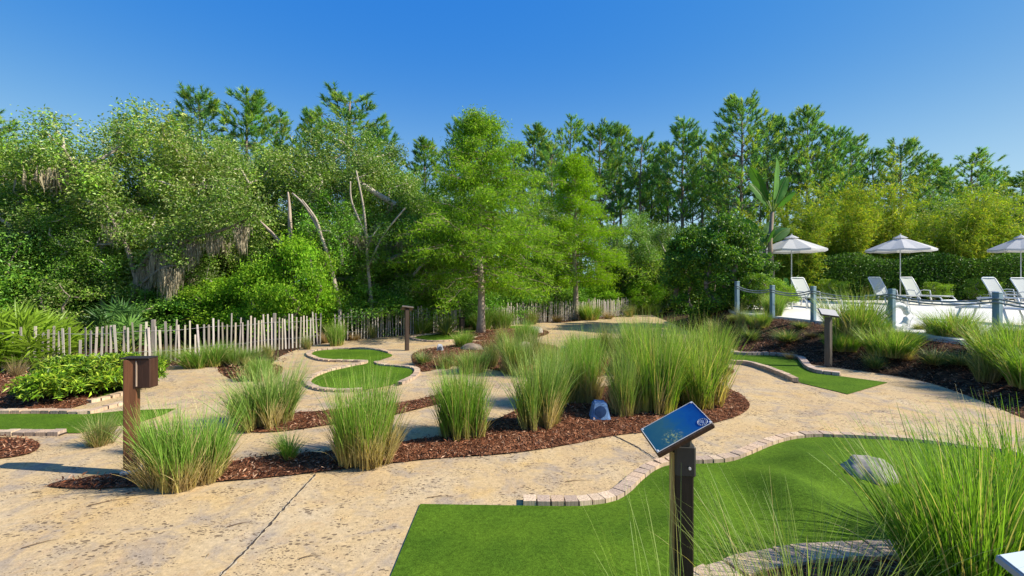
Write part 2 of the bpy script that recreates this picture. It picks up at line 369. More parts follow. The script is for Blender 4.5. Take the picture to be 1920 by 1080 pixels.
# ------------------------------------------------------------------ setting
def axis(lo, hi, a, b, fine, grow=1.25):
    c = list(np.arange(a, b + fine, fine)); s = fine
    x = c[-1]
    while x < hi: s *= grow; x += s; c.append(x)
    x = a; s = fine; pre = []
    while x > lo: s *= grow; x -= s; pre.append(x)
    return np.array(pre[::-1] + c)
ax, ay = axis(-600, 600, -14, 14, .22), axis(-40, 900, -3, 27, .22)
GX, GY = np.meshgrid(ax, ay); rngg = np.random.default_rng(3)
GZ = H(GX, GY) - .035 + .02 * np.sin(GX * 2.1 + np.sin(GY * 1.7)) * (H(GX, GY) > .02)
nx, ny = len(ax), len(ay); ii = (np.arange(ny - 1)[:, None] * nx + np.arange(nx - 1)[None]).ravel()
g = MB(); g.add(np.c_[GX.ravel(), GY.ravel(), GZ.ravel()], np.stack([ii, ii + 1, ii + 1 + nx, ii + nx], 1))
tag(g.build('ground', M_soil, None, True), kind='structure')

def P(l, z=0.0): return [gp(a, b, z) for a, b in l]
path_back = P([(0, 703), (100, 697), (190, 693), (300, 687), (395, 684), (413, 700), (448, 716), (478, 706), (512, 680), (535, 664), (600, 645), (745, 629), (800, 623), (900, 612), (1000, 606), (1075, 603), (1150, 595), (1200, 589), (1245, 585)])
right_edge = [(x - .0, y) for x, y in bank_foot[::-1]][0:]
path_poly = np.r_[smooth([(-14, 6.5), (-11, 8.2)] + path_back), smooth([(7.4, 24.2)] + [p for p in right_edge if p[1] < 23])[:-1], [(4.9, -3), (-14, -3)]]
tag(sheet('path', path_poly, .8, M_conc, lambda x, y: np.zeros_like(x), .06), kind='structure')
deck_poly = np.r_[smooth([(x + .12, y) for x, y in deck_edge[1:-3]]), [(9.5, 19.3), (13, 20.0), (30, 20.0), (30, 3)]]
tag(sheet('pool_deck', deck_poly, .6, M_deck, lambda x, y: H(x, y) + .03, .12), kind='structure')

def bed(pts_px, mound=.05, extra=None, close=True, world=None):
    poly = smooth(P(pts_px) if world is None else world, True, 4)
    BEDS.append((poly, mound))
    tag(sheet('mulch_bed', poly, .09, M_mulch, lambda x, y: .012 + mound * np.clip(dist(x, y, poly) / .45, 0, 1) + .008 * np.sin(x * 31) * np.sin(y * 27)), kind='structure')
    return poly
bedA = bed([(88, 912), (150, 898), (235, 889), (330, 880), (420, 869), (520, 853), (600, 849), (700, 836), (780, 826), (850, 812), (930, 788), (985, 762), (1060, 738), (1150, 724), (1260, 719), (1340, 724), (1385, 738), (1406, 760), (1385, 780), (1330, 796), (1260, 806), (1150, 818), (1060, 836), (950, 852), (830, 860), (760, 867), (620, 884), (480, 899), (350, 909), (260, 914), (160, 918)], .04)
bedB = bed([(432, 806), (470, 796), (540, 778), (620, 770), (700, 764), (770, 752), (830, 738), (868, 733), (890, 741), (850, 752), (800, 764), (760, 774), (700, 788), (620, 797), (560, 806), (490, 812)], .03)
bedD = bed([(772, 668), (790, 657), (840, 650), (870, 644), (915, 640), (980, 640), (1040, 650), (1060, 662), (1130, 670), (1230, 672), (1330, 684), (1375, 694), (1360, 706), (1290, 708), (1180, 702), (1080, 705), (990, 706), (940, 697), (890, 688), (840, 688), (800, 697), (782, 692)], .06)
bedE = bed([(455, 702), (478, 690), (505, 684), (530, 690), (520, 708), (490, 716), (465, 712)], .02)
bedF = bed(None, .05, world=P([(-260, 748), (-120, 705), (0, 704), (100, 706), (165, 712), (205, 722), (185, 745), (150, 762), (100, 769), (0, 770), (-200, 771)]))
bedG = bed(None, .02, world=P([(-200, 824), (-60, 821), (20, 822), (60, 826), (75, 836), (60, 850), (10, 860), (-80, 868), (-240, 868)]))
bedN = bed(None, .05, world=[gp(1302, 1098), gp(1345, 1078), gp(1400, 1058), gp(1500, 1044), gp(1600, 1040), gp(1700, 1046), gp(1850, 1052), gp(2050, 1050), (3.6, 1.5), (1.2, 1.3), (.85, 1.9)])
bedM = bed(None, .03, world=P([(868, 626), (930, 618), (1000, 617), (1030, 624), (1000, 634), (930, 638), (875, 636)]))

def green(pts, sm=None, bumps=(), step=.12, world=None):
    w_ = P(pts) if world is None else world; poly = smooth(w_, True, 4) if sm is None else sm(w_)
    def zf(x, y):
        z = np.full_like(x, .009)
        for bx, by, br, bh in bumps: z = z + bh * np.exp(-((x - bx) ** 2 + (y - by) ** 2) / br ** 2)
        return z
    o = sheet('putting_green', poly, step, M_turf, zf); tag(o, kind='structure'); return poly
# near green: two straight sides, then a curved brick border
n_curve = P([(980, 950), (1040, 951), (1100, 950), (1150, 942), (1180, 926), (1205, 902), (1232, 882), (1262, 873), (1320, 871), (1370, 867), (1405, 855), (1450, 836), (1490, 825), (1540, 821), (1620, 824), (1700, 829), (1800, 841), (1920, 862)]) + [(3.9, 3.4), (3.95, 2.8)]
n_low = P([(2060, 1040), (1850, 1032), (1700, 1026), (1600, 1026), (1500, 1032), (1400, 1048), (1345, 1066), (1290, 1092)]) + [(.78, 2.0), (.7, 1.3)]
n_poly = np.r_[[gp(788, 947)], smooth(n_curve, False, 6), smooth(n_low, False, 6), [(-.2, 1.2), gp(732, 1084)]]
bxy = gp(1490, 905); b2 = gp(1700, 880)
def nz(x, y):
    e = np.clip(dist(x, y, n_poly) / .40, 0, 1); e = e * e * (3 - 2 * e); b = 0
    for cx, cy, rx_, ry_, a_ in ((2.05, 3.45, .26, .42, .13), (1.42, 3.75, .20, .45, .10), (1.15, 2.9, .30, .32, .07), (.25, 2.75, .5, .3, .035), (2.6, 3.9, .3, .4, .10)): b = b + a_ * np.exp(-((x - cx) ** 2 / rx_ ** 2 + (y - cy) ** 2 / ry_ ** 2))
    return .009 + e * b
tag(sheet('putting_green', n_poly, .07, M_turf, nz), kind='structure')
gM1 = green([(585, 664), (598, 658), (650, 655), (700, 657), (728, 663), (735, 668), (715, 675), (703, 681), (712, 686), (745, 689), (773, 694), (768, 708), (735, 722), (690, 730), (640, 732), (600, 728), (584, 718), (592, 708), (620, 696), (650, 689), (685, 683), (688, 679), (665, 677), (620, 676), (597, 672)])
gF1 = green([(768, 634), (790, 629), (840, 625), (890, 618), (950, 612), (985, 612), (980, 618), (935, 624), (890, 634), (850, 639), (800, 640)])
g4 = np.r_[smooth(P([(1575, 706), (1530, 700), (1508, 690), (1500, 680), (1488, 672), (1440, 667), (1385, 666), (1320, 656), (1260, 646), (1180, 636), (1120, 634), (1085, 642), (1110, 653), (1180, 660), (1260, 668), (1330, 677), (1370, 681), (1410, 685), (1450, 697), (1503, 719)]), False, 4), P([(1590, 740), (1665, 718)])]
tag(sheet('putting_green', g4, .15, M_turf, lambda x, y: np.full_like(x, .009)), kind='structure')
gL1 = np.array(P([(-260, 780), (-60, 778), (60, 777), (160, 778), (235, 771), (330, 767), (305, 779), (262, 792), (150, 813), (60, 813), (-40, 815), (-260, 820)])); tag(sheet('putting_green', gL1, .15, M_turf, lambda x, y: np.full_like(x, .009)), kind='structure')
gL2 = green([(100, 706), (160, 706), (238, 700), (252, 712), (238, 734), (200, 744), (150, 752), (110, 740)])

# brick borders: each border is one laid row of bricks
def brick_row(label, pts, size=.1, hgt=.045, depth=.10, cols=((.42, .31, .215), (.50, .38, .26), (.36, .27, .20), (.46, .33, .22)), seed=0, side=1, z=0):
    rng = np.random.default_rng(seed); S = smooth(pts, False, 14); d = np.r_[0, np.cumsum(np.hypot(*np.diff(S, axis=0).T))]
    n = int(d[-1] / size); mb = MB(); V0, Q, T = bevbox(size * .90, depth, hgt, 0)
    for i in range(n):
        s = (i + .5) * size; p = np.array([np.interp(s, d, S[:, 0]), np.interp(s, d, S[:, 1])]); q = np.array([np.interp(s + .03, d, S[:, 0]), np.interp(s + .03, d, S[:, 1])])
        a = math.atan2(q[1] - p[1], q[0] - p[0]); nrml = np.array([-math.sin(a), math.cos(a)]) * side
        c = np.array(cols[rng.integers(len(cols))]) * rng.uniform(.88, 1.12)
        V = V0 @ rotm(rng.normal(0, .02), rng.normal(0, .015), a + rng.normal(0, .03)).T + [*(p + nrml * depth * .5), hgt / 2 + z + rng.normal(0, .0025) - .004]
        mb.add(V, Q, T, c)
    tn = nrm(np.gradient(S, axis=0)); nn = np.c_[-tn[:, 1], tn[:, 0]] * side; A_ = np.c_[S + nn * depth * .06, np.full(len(S), .014 + z)]; B_ = np.c_[S + nn * depth * .94, np.full(len(S), .014 + z)]; k = np.arange(len(S) - 1) * 2
    mb.add(np.stack([A_, B_], 1).reshape(-1, 3), np.stack([k, k + 1, k + 3, k + 2], 1), None, (.05, .035, .025))
    o = mb.build('brick_border', M_brick); return tag(o, label, 'brick border')
brick_row('pale brick border curving along the back of the large near putting green', n_curve, .1, seed=1)
brick_row('pale brick border along the bottom right mulch bed under the large grass', n_low[::1], .12, seed=2, depth=.16, side=1)
brick_row('long low brick border round the waisted putting green, left bulge', P([(728, 663), (700, 657), (650, 655), (598, 658), (583, 665), (597, 673), (620, 677), (665, 678), (690, 680), (650, 690), (620, 697), (592, 708), (582, 718), (600, 729), (640, 733), (690, 731)]), .12, seed=3, side=-1)
brick_row('curved brick border right of the waisted putting green', P([(700, 681), (712, 686), (745, 689), (775, 694), (770, 708), (738, 723)]), .12, seed=4)
brick_row('brick border between dark embankment and right putting green', P([(1575, 706), (1530, 700), (1508, 690), (1500, 680), (1488, 672), (1440, 667), (1385, 666), (1320, 656)]), .12, .07, .12, seed=5, side=-1, cols=((.40, .30, .23), (.46, .35, .28)))
brick_row('brick border at lower left of the right putting green by tall grass', P([(1330, 677), (1370, 681), (1410, 685), (1450, 697), (1503, 719)]), .12, .08, .1, seed=6, side=-1)
brick_row('brick border between left putting green and leafy bush', P([(-200, 779), (-60, 777), (60, 776), (160, 777), (200, 768), (240, 757)]), .12, seed=7, side=1)
brick_row('short brick border at the lower edge of the left putting green', P([(-200, 819), (-40, 814), (40, 812), (130, 812)]), .12, seed=8, side=-1)
brick_row('small brick border near bush, left of the sign post', P([(160, 755), (200, 746), (236, 736)]), .12, seed=9, side=-1)
brick_row('brick border round the far putting green before the cypress trunk', P([(985, 617), (935, 625), (890, 635), (850, 640), (800, 641), (768, 635), (790, 629), (840, 625)]), .15, seed=10, side=-1)

# joints cut in the path
def joint(pts):
    S = smooth(P(pts), False, 10); rng = np.random.default_rng(5); S = S + rng.normal(0, .004, S.shape); mb = MB()
    tn = nrm(np.gradient(S, axis=0)); nr_ = np.c_[-tn[:, 1], tn[:, 0]]
    for wd, z, c in ((.011, .003, (.45, .375, .26)), (.0058, .006, (.05, .035, .025))):
        ww = wd * (1 + .25 * rng.normal(size=(len(S), 1))); A = np.c_[S - nr_ * ww, np.full(len(S), z)]; B = np.c_[S + nr_ * ww, np.full(len(S), z)]
        V = np.stack([A, B], 1).reshape(-1, 3); k = np.arange(len(S) - 1) * 2; mb.add(V, np.stack([k, k + 1, k + 3, k + 2], 1), None, c)
    tag(mb.build('path_joint', M_rope), kind='structure')
joint([(592, 890), (560, 925), (530, 958), (500, 990), (460, 1035), (410, 1085)]); joint([(1150, 817), (1190, 836), (1232, 862)])

# mulch chips and path litter (uncountable)
def chips(name, polys, dens, seed, cols, size=.035, zoff=.012):
    rng = np.random.default_rng(seed); mb = MB()
    for poly, mo in polys:
        x0, y0 = poly.min(0); x1, y1 = poly.max(0); n = int((x1 - x0) * (y1 - y0) * dens); X = rng.uniform(x0, x1, n); Y = rng.uniform(y0, y1, n)
        k = pip(X, Y, poly); X, Y = X[k], Y[k]; dd = dist(X, Y, poly); Z = H(X, Y) + zoff + mo * np.clip(dd / .45, 0, 1)
        X = X + rng.normal(0, .012, len(X)); Y = Y + rng.normal(0, .012, len(X))
        leaves(mb, np.c_[X, Y, Z + rng.uniform(.0, .014, len(X))], size, .24, rng, 1.3, cols, .35, 0, .05)
    tag(mb.build(name, M_chip), kind='stuff')
MC = ((.17, .058, .027), (.26, .105, .052), (.34, .18, .11), (.10, .034, .018), (.44, .28, .18), (.05, .02, .012))
chips('mulch_chips', [b for b in BEDS if b[0] is not bedN], 1500, 1, MC, .042)
bank_poly = np.r_[smooth([(x - .04, y) for x, y in bank_foot[1:-3]]), smooth([(x + .1, y) for x, y in deck_edge[1:-3]])[::-1]]
chips('mulch_chips', [(bank_poly, 0.0)], 750, 2, MC, .05, -.02)
fence_strip = np.r_[[(x - .03, y - .03) for x, y in smooth(path_back)], [(x, y + .9) for x, y in smooth(path_back)][::-1]]
chips('mulch_chips', [(fence_strip, 0.0)], 420, 3, MC, .07, -.02)
rng = np.random.default_rng(11); mb = MB(); n = 520
X, Y = rng.uniform(-6, 7, n), rng.uniform(1.6, 9, n) ** 1.0; k = pip(X, Y, path_poly); 
for poly, _ in BEDS: k &= ~pip(X, Y, poly)
for pl in (n_poly, g4, gL1, gM1): k &= ~pip(X, Y, pl)
leaves(mb, np.c_[X[k], Y[k], np.full(k.sum(), .006)], .045, .10, rng, 8, ((.06, .03, .015), (.14, .08, .04), (.28, .18, .09)), .3, 0, .02)
for bx, by, ln in ((40, 1030, .16), (165, 950, .22), (425, 990, .15), (60, 925, .09), (235, 928, .10), (560, 1050, .12), (1060, 905, .22), (880, 1010, .1), (800, 935, .2)):
    p = np.array(gp(bx, by)); a = rng.uniform(-.2, .9); q = [(p[0] + math.cos(a) * t * ln, p[1] + math.sin(a) * t * ln + .02 * math.sin(t * 3), .008) for t in (0, .3, .6, 1)]; tube(mb, q, [.0028, .0025, .002, .0008], 5, (.14, .09, .055))
tag(mb.build('leaf_litter', M_chip), kind='stuff')

# ------------------------------------------------------------------ trees
def skeleton(nodes, targets, rng, sag=.08):
    """join crown targets to the nearest limb already grown; nodes = trunk line"""
    pos = [np.array(p, float) for p in nodes]; par = [-1] + list(range(len(nodes) - 1)); base = np.array(nodes[0], float)
    for t in sorted(targets, key=lambda q: np.linalg.norm(q - base - [0, 0, .3])):
        A = np.array(pos); d = np.linalg.norm(A - t, axis=1) + .9 * np.maximum(0, A[:, 2] - t[2]); d[0] += 50; i = int(d.argmin())
        m = (pos[i] + t) / 2 + rng.normal(0, sag, 3) * np.linalg.norm(t - pos[i]); pos.append(m); par.append(i); pos.append(np.array(t)); par.append(len(pos) - 2)
    return np.array(pos), par
def limbs(mb, pos, par, rtip, rmax, col, sides=6):
    n = len(pos); cnt = np.ones(n)
    for i in range(n - 1, 0, -1): cnt[par[i]] += cnt[i]
    r = np.minimum(rtip * cnt ** .5, rmax); i = np.arange(1, n); p = np.array(par)[1:]
    edges_tubes(mb, pos[p], pos[i], np.minimum(r[p], r[i] * 1.25), r[i], sides, col); return r
def noise3(Pt, f, seed):
    r = np.random.default_rng(seed); s = 0
    for _ in range(5):
        k = r.normal(size=3) * f; s = s + np.sin(Pt @ k + r.uniform(0, 6.28))
    return s / 5
OLIVE = ((.21, .33, .055), (.28, .37, .10), (.12, .23, .035), (.38, .42, .18), (.20, .36, .035), (.08, .15, .025))
FRESH = ((.18, .36, .025), (.26, .46, .03), (.13, .28, .02), (.34, .52, .05))
DEEP = ((.10, .25, .03), (.15, .32, .035), (.07, .18, .02), (.24, .42, .05))
YEL = ((.30, .37, .03), (.22, .33, .03), (.42, .42, .05), (.15, .26, .03))
def broad_tree(kind, seed, h, rx, rz_, zc, nclump, nleaf, lsize, cols, trunk, low=-.9, moss=0, clump=.62, bark=(.22, .18, .14), shell=.5, asp=.45, mat=None, flat=.45, label='tree', rmax=.16, gap=-.55):
    rng = np.random.default_rng(seed); t = thing(kind, label, 'shrub' if 'shrub' in kind or 'bush' in kind else 'tree')
    Q = rng.normal(size=(nclump * 6, 3)); Q = nrm(Q) * rng.uniform(shell, 1, (len(Q), 1)) ** .6; Q = Q[Q[:, 2] > low]
    Q = Q * [rx, rx, rz_] * (1 + .18 * noise3(Q, 2.4, seed))[:, None] + [0, 0, zc]; Q = Q[noise3(Q, 1.1, seed + 1) > gap][:nclump]; Q = Q[Q[:, 2] > .15]
    pos, par = skeleton(trunk, Q, rng); mb = MB(); limbs(mb, pos, par, .017 if h > 4 else .011, rmax, bark); mb.build('trunk', M_bark, t, True)
    mb = MB(); cs = rng.uniform(.65, 1.25, len(Q)) * clump
    for c, r in zip(Q, cs):
        nl = int(nleaf * (r / clump) ** 1.5); d = np.clip(rng.normal(size=(nl, 3)), -1.7, 1.7) * [r * .5, r * .5, r * flat * .6]
        cc = np.array(cols) * rng.uniform(.75, 1.25) * (1, rng.uniform(.92, 1.08), rng.uniform(.8, 1.2)); leaves(mb, c + d, lsize, asp, rng, .42, cc, .3)
    mb.build('crown', mat or M_leaf, t)
    if moss:
        cand = Q[(Q[:, 2] < zc + .1 * rz_) & (Q[:, 1] < .3)]
        for c in cand[rng.permutation(len(cand))[:moss]]:
            mb = MB(); k = int(rng.integers(220, 380)); wd = rng.uniform(.25, .5); b = c + rng.normal(0, 1, (k, 3)) * [wd, .22, .12]; L = rng.uniform(.15, 1.0, k) * rng.uniform(.6, 1.1)
            wv = rng.uniform(.006, .018, (k, 1)); a = rng.uniform(0, 6.28, k); sv = np.stack([np.cos(a), np.sin(a), a * 0], 1) * wv
            z = np.zeros((k, 3)); z[:, 2] = -L; V = np.stack([b - sv, b + sv, b + z * .5 + sv + rng.normal(0, .035, (k, 3)), b + z + rng.normal(0, .06, (k, 3)), b + z * .5 - sv], 1).reshape(-1, 3)
            i = np.arange(k)[:, None] * 5; mb.add(V, i + [0, 1, 2, 4], i + [4, 2, 3], np.repeat(np.array((.36, .31, .22)) * rng.uniform(.6, 1.3, (k, 1)), 5, 0)); mb.build('spanish_moss', M_moss, t)
    return t
def leader(x, y, h, seed, x1=0, y1=0):
    r = np.random.default_rng(seed); n = 6
    return [(x1 * (i / n) ** 1.2 + x + .08 * r.normal() * (i > 0), y1 * i / n + y + .08 * r.normal() * (i > 0), h * i / n) for i in range(n + 1)]

oakA = Spawner(broad_tree('oak_tree', 21, 7, 2.9, 2.7, 4.35, 118, 600, .09, OLIVE, leader(0, 0, 3.2, 1, .7), clump=.50, flat=.85, mat=M_oak, moss=4, low=-.95, shell=.35, gap=-.75, bark=(.42, .37, .30)))
oakB = Spawner(broad_tree('oak_tree', 22, 7, 2.6, 2.8, 4.3, 112, 600, .088, OLIVE, leader(0, 0, 3.6, 2, -.8), clump=.50, flat=.85, mat=M_oak, moss=2, low=-.95, shell=.35, gap=-.7, bark=(.46, .41, .34)))
oakC = Spawner(broad_tree('oak_tree', 23, 7, 3.0, 2.5, 4.4, 108, 580, .09, FRESH[:3] + OLIVE[:3], leader(0, 0, 3.4, 3, .5), clump=.52, flat=.85, mat=M_oak, moss=3, low=-.9, gap=-.55, shell=.35, bark=(.38, .34, .27)))
GO = 'live oaks behind the picket sand fence'
# px, Y, scale xy, scale z, rz, spawner, label
oaks = [(-150, 14.0, 1.1, .93, 1.0, oakC, 'olive green oak at the far left edge above the palmetto'),
        (95, 15.5, 1.0, .93, 2.2, oakC, 'low spreading oak with brown tinted thin top, sky showing through, left end of the row'),
        (290, 14.8, 1.06, 1.0, .4, oakA, 'tall full oak with bright green top and hanging moss, above the wooden sign post'),
        (395, 16.6, 1.0, .96, 4.0, oakB, 'olive grey oak hidden partly behind the tall full oak, below twin pine tops'),
        (500, 15.6, .95, .88, 5.2, oakA, 'mossy oak with pale forked trunk and sky gaps in the left woods'),
        (650, 16.2, 1.0, .98, 1.8, oakB, 'olive grey oak rising under the highest left pine'),
        (745, 17.6, .9, .80, 3.1, oakA, 'lower olive oak sloping down toward the large cypress'),
        (845, 20.0, .9, .78, .2, oakC, 'background oak just left of and behind the large cypress'),
        (20, 18.5, 1.1, .9, 5.4, oakA, 'background oak in the dark corner of woods above the left fence end')]
oaks += [(60, 13.6, .72, .62, 2.0, oakA, 'mid height olive tree over the tall dark shrub at far left'), (235, 13.4, .62, .56, 3.3, oakC, 'small mid green tree over the sign post, below the tall full oak'), (330, 14.0, .70, .60, 5.0, oakB, 'mid height olive tree with moss in the left woods'),
         (430, 14.2, .62, .60, 1.2, oakA, 'mid height olive tree left of the thick upright pale trunk'), (690, 15.0, .72, .66, .6, oakC, 'mid height green tree behind the slender pale trunk'), (775, 16.0, .66, .62, 2.6, oakB, 'mid height olive tree touching the left side of the large cypress'),
         (1180, 24.5, .8, .74, 4.4, oakA, 'thin olive tree behind the far fence, right of the smaller cypress'), (1235, 26.5, .7, .62, 1.9, oakC, 'green tree low in the sky gap of the right pines'), (1010, 23.5, .8, .8, 3.7, oakB, 'olive tree filling the space between the two cypresses'),
         (1620, 25.5, .9, .86, .4, oakC, 'green tree behind the bamboo at the middle parasol'), (1770, 25.0, .9, .84, 2.2, oakA, 'olive tree between two bamboo clumps at right'), (1905, 24.5, 1.0, .9, 5.2, oakB, 'olive tree behind the third parasol at the right edge'), (1400, 24.5, .8, .66, 3.0, oakC, 'green tree low behind the big clipped shrub')]
for px, Y, sx, sz, rz, sp, lb in oaks: sp((at(px, Y), Y, -.05), rz, (sx, sx, sz), lb, GO)
def limb_tree(label, pts_list, col, r0):
    """pale bare limbs seen through the oak foliage"""
    t = thing('bare_tree', label, 'tree', (pts_list[0][0][0], pts_list[0][0][1], -.05)); b0 = np.array([pts_list[0][0][0], pts_list[0][0][1], -.05])
    for k, pts in enumerate(pts_list):
        S = smooth(np.array(pts) - b0, False, 5); mb = MB(); tube(mb, S, np.linspace(r0 * (1 if k == 0 else .6), .02, len(S)), 7, col); mb.build('trunk' if k == 0 else 'limb', M_bark, t, True)
def pt(px, py, Y): return (at(px, Y), Y, zat(py, Y))
limb_tree('pale leaning forked trunk showing bare among the mossy oaks', [[pt(640, 600, 13.0), pt(625, 520, 13.0), pt(603, 445, 12.95), pt(575, 390, 12.95), pt(548, 362, 13.0)], [pt(603, 445, 12.95), pt(592, 410, 12.9), pt(566, 374, 12.85)]], (.38, .32, .25), .075)
limb_tree('thick upright pale trunk hung with moss left of the forked one', [[pt(548, 600, 13.1), pt(546, 500, 13.1), pt(543, 400, 13.1), pt(540, 360, 13.1)], [pt(530, 460, 13.1), pt(505, 432, 13.05), pt(488, 415, 13.05)]], (.34, .27, .21), .11)
limb_tree('slender pale trunk between the oak woods and large cypress', [[pt(700, 600, 13.6), pt(690, 500, 13.6), pt(683, 400, 13.6), pt(668, 320, 13.6)], [pt(690, 500, 13.6), pt(720, 440, 13.55), pt(760, 390, 13.55)], [pt(686, 440, 13.6), pt(660, 380, 13.6), pt(657, 340, 13.6)]], (.33, .28, .22), .06)
limb_tree('greyish vine wrapped trunk above the palmetto at left', [[pt(195, 640, 12.8), pt(192, 540, 12.8), pt(190, 440, 12.8), pt(185, 370, 12.9)], [pt(190, 470, 12.8), pt(225, 420, 12.8), pt(240, 385, 12.9)]], (.30, .26, .22), .08)

lm = thing('oak_tree', 'old oak whose long low limb trails grey moss curtains behind the sand fence', 'tree', (at(238, 12.5), 12.5, -.05)); b0 = np.array([at(238, 12.5), 12.5, -.05])
for k, (pts, r0, r1) in enumerate((([pt(238, 690, 12.5), pt(246, 600, 12.5), pt(258, 520, 12.4), pt(290, 470, 12.2), pt(345, 452, 12.1), pt(420, 430, 12.1), pt(480, 402, 12.2)], .12, .02), ([pt(256, 525, 12.4), pt(236, 460, 12.3), pt(205, 400, 12.2), pt(196, 365, 12.2)], .07, .02), ([pt(345, 452, 12.1), pt(372, 410, 12.0), pt(410, 375, 12.0)], .04, .012), ([pt(250, 545, 12.4), pt(300, 505, 12.0), pt(330, 498, 11.9)], .045, .012))):
    S = smooth(np.array(pts) - b0, False, 5); mb = MB(); tube(mb, S, np.linspace(r0, r1, len(S)), 7, (.24, .20, .16)); mb.build('trunk' if k == 0 else 'limb', M_bark, lm, True)
rng = np.random.default_rng(611); mb = MB()      # the limb's own foliage, above and before the moss
for px, py, Y, r in ((262, 490, 12.2, .42), (300, 452, 12.0, .5), (335, 436, 11.9, .5), (372, 425, 11.9, .5), (405, 400, 11.9, .55), (440, 402, 11.95, .5), (478, 388, 12.0, .5), (235, 440, 12.1, .45), (204, 395, 12.1, .5), (192, 350, 12.2, .5), (330, 480, 11.8, .35), (240, 545, 12.1, .35), (350, 385, 12.0, .45), (418, 360, 12.0, .5)):
    n = int(620 * (r / .5) ** 2); leaves(mb, np.array(pt(px, py, Y)) - b0 + np.clip(rng.normal(size=(n, 3)), -1.7, 1.7) * [r * .55, r * .5, r * .38], .085, .45, rng, .42, np.array(OLIVE) * rng.uniform(.8, 1.15), .3)
mb.build('crown', M_oak, lm)
def moss(parent, o, px, py, Y, wpx, lpx, seed, n=420):
    rng = np.random.default_rng(seed); c = np.array(pt(px, py, Y)) - o; w_ = wpx / F * Y * .5; L0 = lpx / F * Y
    strand = rng.integers(0, 22, n); sxx = rng.normal(0, .55, 22) * w_; sl = rng.uniform(.25, 1.1, 22) * np.exp(-(sxx / w_) ** 2 * .4); b = np.stack([sxx[strand] + rng.normal(0, .03, n), rng.normal(0, .07, n), rng.normal(0, .02, n)], 1)
    z0 = -rng.uniform(0, .75, n) * L0 * sl[strand]; b[:, 2] += z0; L = rng.uniform(.12, .3, n) * L0 + .03; a = rng.uniform(0, 6.28, n); sv = np.stack([np.cos(a), np.sin(a), a * 0], 1) * rng.uniform(.004, .012, (n, 1)); z = np.zeros((n, 3)); z[:, 2] = -L
    V = np.stack([b - sv, b + sv, b + z + rng.normal(0, .02, (n, 3))], 1).reshape(-1, 3) + c; mb = MB(); mb.add(V, None, np.arange(3 * n).reshape(-1, 3), np.repeat(np.array((.50, .43, .32)) * rng.uniform(.5, 1.3, (n, 1)), 3, 0)); mb.build('spanish_moss', M_moss, parent)
for i, q in enumerate(((300, 474, 12.15, 46, 95, 900), (272, 500, 12.3, 26, 60, 300), (360, 452, 12.1, 44, 62, 500), (400, 440, 12.1, 34, 50, 400), (452, 418, 12.15, 34, 66, 400), (318, 502, 11.95, 34, 72, 600), (215, 420, 12.2, 24, 60, 260))): moss(lm, b0, *q[:5], 600 + i, q[5])
# cypress trees
def cypress(seed, label, loc, h, w_, cols, nbr=120):
    rng = np.random.default_rng(seed); t = thing('cypress_tree', label, 'tree', loc); mb = MB()
    tr = [(.03 * math.sin(i * .9), .03 * math.cos(i * 1.3), h * i / 12 * .985) for i in range(13)]; tube(mb, tr, [max(.012, .125 * (1 - i / 12.5) ** .9) + (.04 if i == 0 else 0) for i in range(13)], 10, (.40, .32, .25))
    P0, P1, ra, rb, LP = [], [], [], [], []
    for k in range(nbr):
        z = h * (.215 + .765 * (k / nbr) ** .95) + rng.normal(0, .09); f = min(1, max(0, (z / h - .215) / .785))
        prof = (.70 + 1.3 * f if f < .22 else .98 * (1 - ((f - .22) / .78) ** 1.05) + .05) * w_ * rng.uniform(.5, 1.2)
        a = k * 2.4 + rng.normal(0, .3); ca, sa = math.cos(a), math.sin(a); up = .12 + .35 * f + rng.normal(0, .2)
        n = max(3, int(prof / .28)); prev = np.array([0, 0, z])
        for j in range(1, n + 1):
            u = j / n; q = np.array([ca * prof * u, sa * prof * u, z + prof * (up * u - .22 * u * u)]) + rng.normal(0, .03, 3)
            P0.append(prev); P1.append(q); r_ = .022 * (1 - f * .6); ra.append(r_ * (1 - (j - 1) / n) + .003); rb.append(r_ * (1 - u) + .002); prev = q
            if u > .15:
                for s in (-1, 1, 0):
                    if rng.uniform() < .12: continue
                    L = rng.uniform(.25, .55) * (1.15 - u * .4); aa = a + s * rng.uniform(.5, 1.1)
                    e = q + np.array([math.cos(aa), math.sin(aa), rng.uniform(-.25, .2)]) * L
                    P0.append(q); P1.append(e); ra.append(.004); rb.append(.0015); m = int(40 * L / .4); tt = rng.uniform(.05, 1.15, (m, 1)); LP.append(q + (e - q) * tt + rng.normal(0, 1, (m, 3)) * [.06, .06, .09] - [0, 0, .05])
    edges_tubes(mb, P0, P1, ra, rb, 4, (.34, .26, .18)); mb.build('trunk', M_bark, t, True)
    mb = MB(); LP = np.concatenate(LP); br = 1 + .25 * noise3(LP, 1.6, seed); cc = np.array(cols)
    leaves(mb, LP, .115, .20, rng, .35, cc, .35, hang=.9, fold=.05); mb.build('crown', M_leaf, t); return t
CYP = ((.18, .34, .022), (.25, .43, .025), (.12, .26, .022), (.33, .50, .04))
CYP2 = ((.24, .42, .010), (.32, .50, .015), (.17, .33, .012), (.38, .54, .025))
cypress(41, 'large feathery bald cypress with pale trunk beside the far putting green', (at(901, 14.2), 14.2, -.02), 6.75, 2.5, CYP, 165)
cypress(42, 'smaller bright lime green cypress behind and right of the large one', (at(1078, 19.6), 19.6, -.02), 6.9, 2.3, CYP2, 150)

